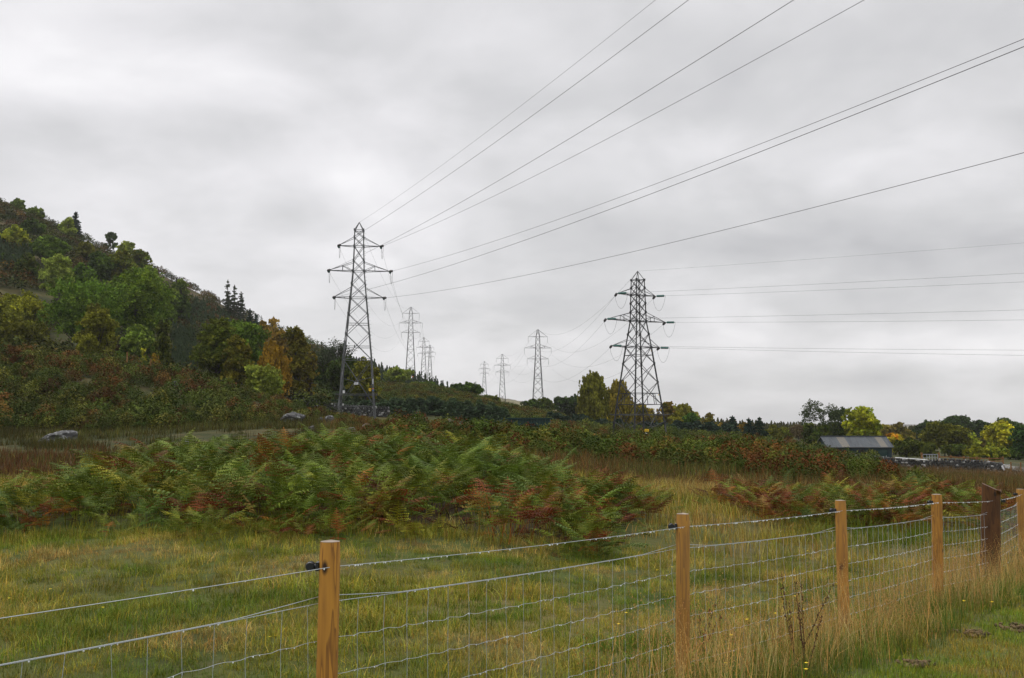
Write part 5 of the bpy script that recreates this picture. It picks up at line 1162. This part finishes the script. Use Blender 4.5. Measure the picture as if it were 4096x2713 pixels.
a = pt(4008, 1864, 103); b_ = pt(4017, 1882, 103); s = Soup(); beams(s, [(np.zeros(3), np.array(b_ - a))], .14); tag(s.build('stay_post', M['white'], loc=tuple(a)), 'slanting pale strut at the right end of the far wall', 'post')
def ribbon(name, pl, wd, m, lift, kind='structure'):
    P_ = np.array(pl, float); t = np.linspace(0, len(P_) - 1, 60); X = np.interp(t, range(len(P_)), P_[:, 0]); Yv = np.interp(t, range(len(P_)), P_[:, 1]); dx = np.gradient(X); dy = np.gradient(Yv); l = np.hypot(dx, dy); nx_, ny_ = -dy / l, dx / l; V = []; k = 5
    for j in range(k): o_ = (j / (k - 1) - .5) * wd; x_, y_ = X + nx_ * o_, Yv + ny_ * o_; V.append(np.stack([x_, y_, gh(x_, y_) + lift], 1))
    V = np.stack(V, 1).reshape(-1, 3); i, j = np.meshgrid(range(59), range(k - 1), indexing='ij'); b0 = (i * k + j).ravel()
    s = Soup(); s.add(V, np.stack([b0, b0 + 1, b0 + k + 1, b0 + k], 1)); return tag(s.build(name, m), kind=kind)
ribbon('road', [(59, 126), (56.5, 116), (53.9, 108), (52.5, 98), (53, 84), (52, 68), (53, 50), (62, 30)], 2.6, M['track'], .06)
rd = empty('roadside_fence', (53, 95, gz(53, 95)), 0, 'line of short orange posts with netting beside the track, right edge', 'fence'); ro = np.array(rd.location)
prev = None; nets = []
for i, t in enumerate(np.linspace(0, 1, 16)):
    Yp = 106 - 46 * t; x_ = np.interp(Yp, [60, 68, 80, 92, 106], [40.5, 40.5, 45.5, 49, 51.3]); zg = gz(x_, Yp); s = Soup(); box(s, (0, 0, .5), (.10, .10, 1.1)); o = s.build('post', M['timber'], rd); o.location = tuple(np.array([x_, Yp, zg]) - ro)
    p = np.array([x_, Yp, zg])
    if prev is not None:
        for h_ in (.15, .35, .55, .75, .95): nets.append((prev - ro + np.array([0, 0, h_]), p - ro + np.array([0, 0, h_])))
        for q in np.linspace(0, 1, 14): nets.append((lerp(prev, p, q) - ro + np.array([0, 0, .1]), lerp(prev, p, q) - ro + np.array([0, 0, .95])))
    prev = p
s = Soup(); beams(s, nets, .012); s.build('wire_netting', M['steel'], rd)
# stakes along the bank top
for px_, y0_, y1_, Y_, lb in [(508, 1410, 1436, 104, 'short orange-brown stake at the top of the bank, leftmost one'), (602, 1437, 1468, 104, 'orange-brown stake at the left end of the short wall'), (730, 1475, 1502, 104, 'orange-brown stake at the right end of the short wall')]:
    a = pt(px_, y1_ + 14, Y_); b_ = pt(px_, y0_, Y_); s = Soup(); h_ = b_.z - a.z; box(s, (0, 0, h_ / 2), (.10, .10, h_)); box(s, (0, 0, h_ + .02), (.07, .07, .05)); tag(s.build('stake', M['timber'], loc=tuple(a)), lb, 'stake', 'stakes along the top of the bank')
sr = empty('stake_rail', pt(944, 1556, 112), 0, 'pair of orange-brown stakes joined by a low rail below the olive tree', 'fence')
a = np.array(pt(944, 1530, 112)) - np.array(sr.location); b_ = np.array(pt(983, 1548, 110)) - np.array(sr.location); s = Soup(); beams(s, [(a - (0, 0, 1.3), a)], .14); s.build('post', M['timber'], sr); s = Soup(); beams(s, [(b_ - (0, 0, 1.0), b_)], .12); s.build('post', M['timber'], sr); s = Soup(); beams(s, [(a - (0, 0, .45), b_ - (0, 0, .05))], .08); s.build('rail', M['timber'], sr)

# ------------------------------------------------------------------ the near wire fence
def fpt(t, drop_z=None): return FP1 + FU * t
posts = [dict(px=-430, top=2280, Y=1.87, w=.088, kind='round'), dict(px=1321, top=2155, Y=4.32, w=.086, kind='round'), dict(px=2731, top=2049, Y=6.8, w=.088, kind='round'), dict(px=3361, top=1997, Y=9.07, w=.095, kind='round'), dict(px=3746, top=1974, Y=11.4, w=.107, kind='square'), dict(px=3966, top=1932, Y=13.2, w=.23, kind='strainer'), dict(px=4080, top=1954, Y=15.9, w=.112, kind='round'), dict(px=4170, top=1930, Y=19, w=.10, kind='round')]
fence = empty('wire_fence', tuple(FP1) + (gz(*FP1),), 0, 'wire stock fence with round orange-brown posts and black insulators crossing the foreground', 'fence'); fo = np.array(fence.location)
wmats = [wood_mat('pine_post_%d' % i, c1, c2, c3, i * 3.7 + 1) for i, (c1, c2, c3) in enumerate([((.46, .215, .034), (.24, .110, .028), (.07, .03, .010)), ((.48, .225, .036), (.22, .095, .022), (.04, .018, .008)), ((.43, .215, .040), (.26, .13, .040), (.10, .035, .012)), ((.48, .230, .042), (.29, .14, .042), (.12, .04, .015))])]
wstr = wood_mat('dark_strainer_wood', (.115, .048, .014), (.050, .021, .008), (.02, .012, .006), 20)
M['endgrain'] = mat('grey_end_grain', (.30, .25, .20), rough=.85, noise=(30, (.16, .12, .09), .4, .7))
wy = {0: 2360, 1: 2264, 2: 2105, 3: 2042, 4: 2009, 5: 2003, 6: 1977, 7: 1950}; my = {0: 2640, 1: 2416, 2: 2197, 3: 2122, 4: 2072, 5: 2057, 6: 2018, 7: 1985}
# heights of wires (rel eye): extend linearly to the hidden first post
info = []
for i, p in enumerate(posts):
    tp = np.array(pt(p['px'], p['top'], p['Y'])); 
    if i == 0: tp = np.array([*(FP1 - FU * 3.1), -.40]); wz_ = -.60 + .02; mz_ = -.745
    else: wz_ = pt(p['px'], wy[i], p['Y']).z; mz_ = pt(p['px'], my[i], p['Y']).z
    info.append((tp, wz_, mz_))
for i, p in enumerate(posts):
    tp, wz_, mz_ = info[i]; zg = gz(tp[0], tp[1]) - .35; H_ = tp[2] - zg; w_ = p['w'] / 2; s = Soup(); rg = np.random.default_rng(i + 60)
    k = 28; n = 20; V = []; 
    for a_ in range(n + 1):
        z = H_ * a_ / n
        for j in range(k):
            th = j * 2 * math.pi / k; c_, s_ = math.cos(th), math.sin(th)
            if p['kind'] == 'strainer': e_ = 5; rr = 1 / (abs(c_)**e_ + abs(s_)**e_)**(1 / e_) * (1.0 + .04 * math.sin(z * 3)); ty = .8
            elif p['kind'] == 'square': rr = 1 / (abs(c_)**3.2 + abs(s_)**3.2)**(1 / 3.2); ty = 1
            else: rr = 1 / (abs(c_)**2.3 + abs(s_)**2.3)**(1 / 2.3); ty = 1
            rr *= 1 + .015 * math.sin(3 * th + z * 5 + i) + .012 * math.sin(z * 11 + i * 3)
            rr *= 1.02 - .03 * a_ / n
            if a_ == n and p['kind'] != 'strainer': rr *= .93
            zz = z - (.012 if a_ == n else 0) + (.012 * 0)
            if p['kind'] == 'strainer' and a_ == n: zz = z - .12 * (c_ * .5 + .5)**1.0
            lean = {5: -.03, 1: -.012, 2: .0}.get(i, .0) * (z - H_) * -1
            V.append((w_ * rr * c_ + lean * 0 + (z - H_) * {5: .05, 1: .010, 2: .012, 3: -.006, 4: .02}.get(i, 0), w_ * rr * s_ * ty, zz))
    Fc = [(a_ * k + j, a_ * k + (j + 1) % k, (a_ + 1) * k + (j + 1) % k, (a_ + 1) * k + j) for a_ in range(n) for j in range(k)]
    s.add(V, Fc); lean_top = 0
    wm = wstr if p['kind'] == 'strainer' else wmats[i % 4]
    o = s.build('strainer_post' if p['kind'] == 'strainer' else 'post', wm, fence, smooth=True); o.location = tuple(np.array([tp[0], tp[1], zg]) - fo); o.rotation_euler = (0, 0, -R(25) if i == 5 else 0)
    if p['kind'] == 'strainer': o['label'] = 'thick dark brown strainer post with a sloping sawn top'
    top_ring = np.array(V[-k:]); cap = Soup(); cen = top_ring.mean(0) + np.array([0, 0, .008]); cap.add(np.concatenate([top_ring * np.array([1, 1, 1]) + np.array([0, 0, .001]), [cen]]), [(j, (j + 1) % k, k) for j in range(k)]); e_ = cap.build('end_grain', M['endgrain'] if i != 5 else wstr, o)
    # black reel insulator on the left of the post (on the right of the strainer)
    if i in (1, 2, 3, 4, 5, 6):
        sd = 1 if i == 5 else -1; cxx = sd * (w_ + .035) + ((wz_ - zg - H_) * {5: .05}.get(i, 0)); zi = wz_ - zg; yy = -.01
        q = Soup()
        for (a0, r0, a1, r1) in [(-.018, .016, -.011, .020), (-.011, .020, -.007, .010), (-.007, .010, .007, .010), (.007, .010, .011, .020), (.011, .020, .018, .016)]: tube(q, [(cxx, yy + a0, zi), (cxx, yy + a1, zi)], [r0, r1], k=18)
        tube(q, [(cxx, yy, zi), (cxx - sd * .035, yy, zi - .004)], .011, k=10); box(q, (cxx - sd * .030, yy, zi), (.012, .04, .035))
        q.build('insulator', M['black'], o)
# wires
nrm = np.array([-FU[1], FU[0]])                          # field side
def fwire(h_of, n=24, r=.0016, kink=0.0, off=0.0, ir=range(7), name='line_wire', strands=1, parent=fence):
    s = Soup(); allp = []
    for i in ir:
        a = np.array(info[i][0]).copy(); b_ = np.array(info[i + 1][0]).copy(); a[2] = h_of(i); b_[2] = h_of(i + 1)
        o_ = np.array([*(nrm * off), 0]); L_ = np.linalg.norm(b_ - a); m = int(L_ / .15) * 4 if kink else n
        t = np.linspace(0, 1, m + 1)[:, None]; P_ = a + (b_ - a) * t + o_; P_[:, 2] -= (.012 * 4 * t * (1 - t))[:, 0] * (L_ / 3)
        if kink: ph = (np.arange(m + 1) % 4); P_[:, 2] += np.select([ph == 2, ph == 1], [kink, -kink * .3], 0) + rng.normal(0, kink * .25, m + 1); 
        allp.append(P_)
        rr = r * max(1, (a[1] + b_[1]) / 2 / 7)**.5
        tube(s, P_ - fo, rr, k=5)
        if strands == 2:
            Q = P_.copy(); ph = np.linspace(0, L_ / .05 * 2, len(P_)); Q[:, 2] += .0025 * np.sin(ph) + .002; tube(s, Q - fo, rr * .8, k=4)
    return s.build(name, M['galv'], parent), allp
offp = .0
top_w, tp_pts = fwire(lambda i: info[i][1], 30, .0016, 0, -.05 + .02); top_w['label'] = 'single top wire strung between black insulators'
net = empty('stock_netting', (0, 0, 0)); net.parent = fence
row_drops = [0, .155, .305, .45, .60, .75]; netp = []
ns = Soup()
def addrow(k, d_):
    for i in range(7):
        a = np.array(info[i][0]).copy(); b_ = np.array(info[i + 1][0]).copy(); a[2] = info[i][2] - d_; b_[2] = info[i + 1][2] - d_
        L_ = np.linalg.norm(b_ - a); nc = max(2, int(round(L_ / .15))); m = nc * 4; t = np.linspace(0, 1, m + 1); P_ = a + (b_ - a) * t[:, None]; o_ = nrm * .045
        P_[:, 0] += o_[0]; P_[:, 1] += o_[1]; P_[:, 2] -= .014 * 4 * t * (1 - t)
        if k: ph = np.arange(m + 1) % 4; P_[:, 2] += np.select([ph == 2, ph == 3], [.006, .002], 0) + rng.normal(0, .0018, m + 1)
        rr = (.0017 if k == 0 else .0011) * max(1, (a[1] + b_[1]) / 2 / 6)**.5
        tube(ns, P_ - fo, rr, k=5); netp.append(P_)
        if k == 0:
            nv = nc
            for j in range(nv):
                tt = (j + .5 + rng.uniform(-.12, .12)) / nv; A_ = a + (b_ - a) * tt; A_[:2] += o_; z_ = A_[2] - .014 * 4 * tt * (1 - tt); bend = rng.normal(0, .012, 4); hh = [0, .155, .305, .45, .60, .75]
                VV = [np.array([A_[0] + FU[0] * (bend[min(q, 3)] if 0 < q else 0) * .5, A_[1] + FU[1] * (bend[min(q, 3)] if q else 0) * .5, z_ - h_]) for q, h_ in enumerate(hh)]
                tube(ns, np.array(VV) - fo, .0010 * max(1, A_[1] / 6)**.5, k=4)
                for V_ in VV[1:]: tube(ns, [V_ - fo - np.array([0, 0, .004]), V_ - fo + np.array([0, 0, .004])], .0028, k=5)
for k, d_ in enumerate(row_drops): addrow(k, d_)
bpy.data.objects.remove(net); no_ = ns.build('stock_netting', M['galv'], fence)
# second straining wire, tied down to the netting between posts and stapled a little higher at each post
s = Soup()
for i in range(7):
    a = np.array(info[i][0]).copy(); b_ = np.array(info[i + 1][0]).copy(); a[2] = info[i][2] + .03; b_[2] = info[i + 1][2] + .03; L_ = np.linalg.norm(b_ - a); t = np.linspace(0, 1, 41); P_ = a + (b_ - a) * t[:, None]; P_[:, :2] += nrm * .04
    dip = np.clip(np.minimum(t, 1 - t) * L_ / .45, 0, 1); P_[:, 2] -= dip * .026 + .014 * 4 * t * (1 - t); tube(s, P_ - fo, .0016 * max(1, (a[1] + b_[1]) / 2 / 6)**.5, k=5)
s.build('line_wire', M['galv'], fence)
# drops of rain on the wires
ds = Soup(); V1, F1 = ICO1
def drops(P_, per_m, sz):
    L_ = np.linalg.norm(P_[-1] - P_[0]); n = rng.poisson(L_ * per_m)
    for _ in range(n):
        t = rng.random() * (len(P_) - 1); i = int(t); q = P_[i] * (1 - (t - i)) + P_[min(i + 1, len(P_) - 1)] * (t - i); r_ = sz * rng.uniform(.6, 1.2) * max(1, q[1] / 6)**.5
        ds.add(V1 * np.array([r_, r_, r_ * 1.25]) + (q - fo) - np.array([0, 0, r_ * 1.2]), F1)
for i, P_ in enumerate(tp_pts): drops(P_, [5, 18, 28, 30, 14, 10, 8][i], .0034)
for P_ in netp: drops(P_, 9, .0030)
tag(ds.build('water_drop', M['drop'], fence, smooth=True), kind='stuff')

# ------------------------------------------------------------------ small plants, soil
def petals():
    s = Soup(); tube(s, [(0, 0, 0), (.01, 0, .12), (.0, .01, .26)], .0018, col=(.1, .15, .03), k=4)
    st = s.build('stem', M['leaf']); s2 = Soup()
    for j in range(5):
        a = j * 1.2566; c_, q = math.cos(a), math.sin(a); s2.add([(0, .01, .26), (c_ * .012 - q * .008, q * .012 + c_ * .008 + .01, .268), (c_ * .019, q * .019 + .01, .272), (c_ * .012 + q * .008, q * .012 - c_ * .008 + .01, .268)], [(0, 3, 2, 1)])
    s2.add(ICO1[0] * .006 + np.array([0, .01, .266]), ICO1[1]); fl = s2.build('petals', M['petal']); return st, fl
f0 = empty('buttercup', (0, 0, 0)); st, fl = petals(); st.parent = f0; fl.parent = f0
spots = [(2505, 2455, 8.0), (2475, 2500, 7.6), (2629, 2282, 12), (2688, 2270, 12), (2710, 2450, 8.5), (3102, 2458, 8.2), (3215, 2442, 8.6), (2988, 2482, 8), (2925, 2545, 7.3), (2905, 2655, 6.8), (3226, 2655, 6.8), (3225, 2680, 6.7), (3230, 2205, 14), (3180, 2388, 9.5), (3350, 2340, 10), (4005, 2110, 14), (3820, 2235, 12.5), (35, 2395, 9.6), (200, 2358, 10), (897, 2248, 12.5), (785, 2295, 11.5), (1078, 2550, 7.8), (1100, 2545, 7.9), (410, 2432, 9), (1607, 2285, 12), (3857, 2408, 9), (3970, 2412, 9)]
for k, (px_, py_, Y_) in enumerate(spots):
    o = f0 if k == 0 else copy_tree(f0); p = pt(px_, py_, Y_); zg = gz(p.x, p.y); sc_ = max((p.z - zg) / .26, .5); o.location = (p.x, p.y, p.z - .26 * min(sc_, 1.6)); sc_ = min(sc_, 1.6); o.scale = (.8, .8, sc_)
    tag(o, 'small yellow buttercup flower standing in the grass', 'flower', 'yellow buttercups in the grass')
def weed(px_, top, base, Y_, seed, label):
    rg = np.random.default_rng(seed); a = pt(px_, base, Y_); zg = gz(a.x, a.y); H_ = pt(px_, top, Y_).z - zg; s = Soup(); sd_ = Soup(); root = empty('dock_plant', (a.x, a.y, zg), 0, label, 'weed')
    for q in range(4):
        dx, dy = rg.normal(0, .10, 2); h_ = H_ * rg.uniform(.6, 1.0); P_ = [np.array([0, 0, 0]), np.array([dx * .5, dy * .5, h_ * .5]), np.array([dx, dy, h_])]; tube(s, P_, [.003, .0024, .0012], k=5); sd_ = Soup()
        for k in range(26):
            t = rg.uniform(.35, 1); p = P_[0] * (1 - t)**2 + 2 * P_[1] * t * (1 - t) + P_[2] * t * t; r_ = rg.uniform(.003, .006); sd_.add(ICO1[0] * r_ * np.array([.8, .8, 1.6]) + p + rg.normal(0, .005, 3), ICO1[1])
        sd_.build('seed_head', M['weed'], root)
    s.build('stem', M['weed'], root)
weed(3180, 2280, 2560, 7.4, 3, 'dark brown dead dock stalk standing between the second and third near posts')
weed(3222, 2320, 2600, 7.0, 4, 'reddish dead stalk clump leaning right, beside the dark dock stalk')
weed(2800, 2400, 2560, 7.6, 6, 'thin brown dead stalks right of the second near post')
for (px_, py_, Y_, r_, lb) in [(3655, 2600, 7.6, .06, 'small heap of brown turned soil in the lawn, bottom right'), (4070, 2425, 9.3, .08, 'brown turned soil heap at the right edge of the lawn'), (3910, 2462, 8.9, .06, 'flat patch of dug soil and dead grass in the lawn')]:
    a = pt(px_, py_, Y_); zg = gz(a.x, a.y); s = Soup(); rg = np.random.default_rng(int(px_))
    for k in range(45):
        x_, y_ = rg.normal(0, r_, 2); b2 = rg.uniform(.006, .020); s.add(ICO1[0] * b2 * rg.uniform(.7, 1.3, (len(ICO1[0]), 1)) + np.array([x_, y_, max(.01, r_ * .35 - abs(x_) * .3) * rg.random() + .03]), ICO1[1])
    s.add(ICO3[0] * np.array([r_ * 1.7, r_ * 1.2, .016]) * (1 + .5 * (fbm(ICO3[0][:, 0] * 2 + 9, ICO3[0][:, 1] * 2 + 9, 2) - .5))[:, None] + np.array([0, 0, .012]), ICO3[1])
    tag(s.build('soil_heap', M['soil'], loc=(a.x, a.y, zg)), lb, 'soil heap', 'heaps of turned soil')

# ------------------------------------------------------------------ haze
hz = Soup(); box(hz, (0, 1500, 45), (9000, 9400, 260)); hm = bpy.data.materials.new('haze'); hm.use_nodes = True; t = hm.node_tree
for n in list(t.nodes):
    if n.type != 'OUTPUT_MATERIAL': t.nodes.remove(n)
pv = t.nodes.new('ShaderNodeVolumePrincipled'); pv.inputs['Color'].default_value = (.93, .94, .96, 1); pv.inputs['Density'].default_value = 1.1e-4; pv.inputs['Anisotropy'].default_value = 0
t.links.new(pv.outputs[0], t.nodes['Material Output'].inputs['Volume'])
tag(hz.build('haze', hm), kind='stuff')
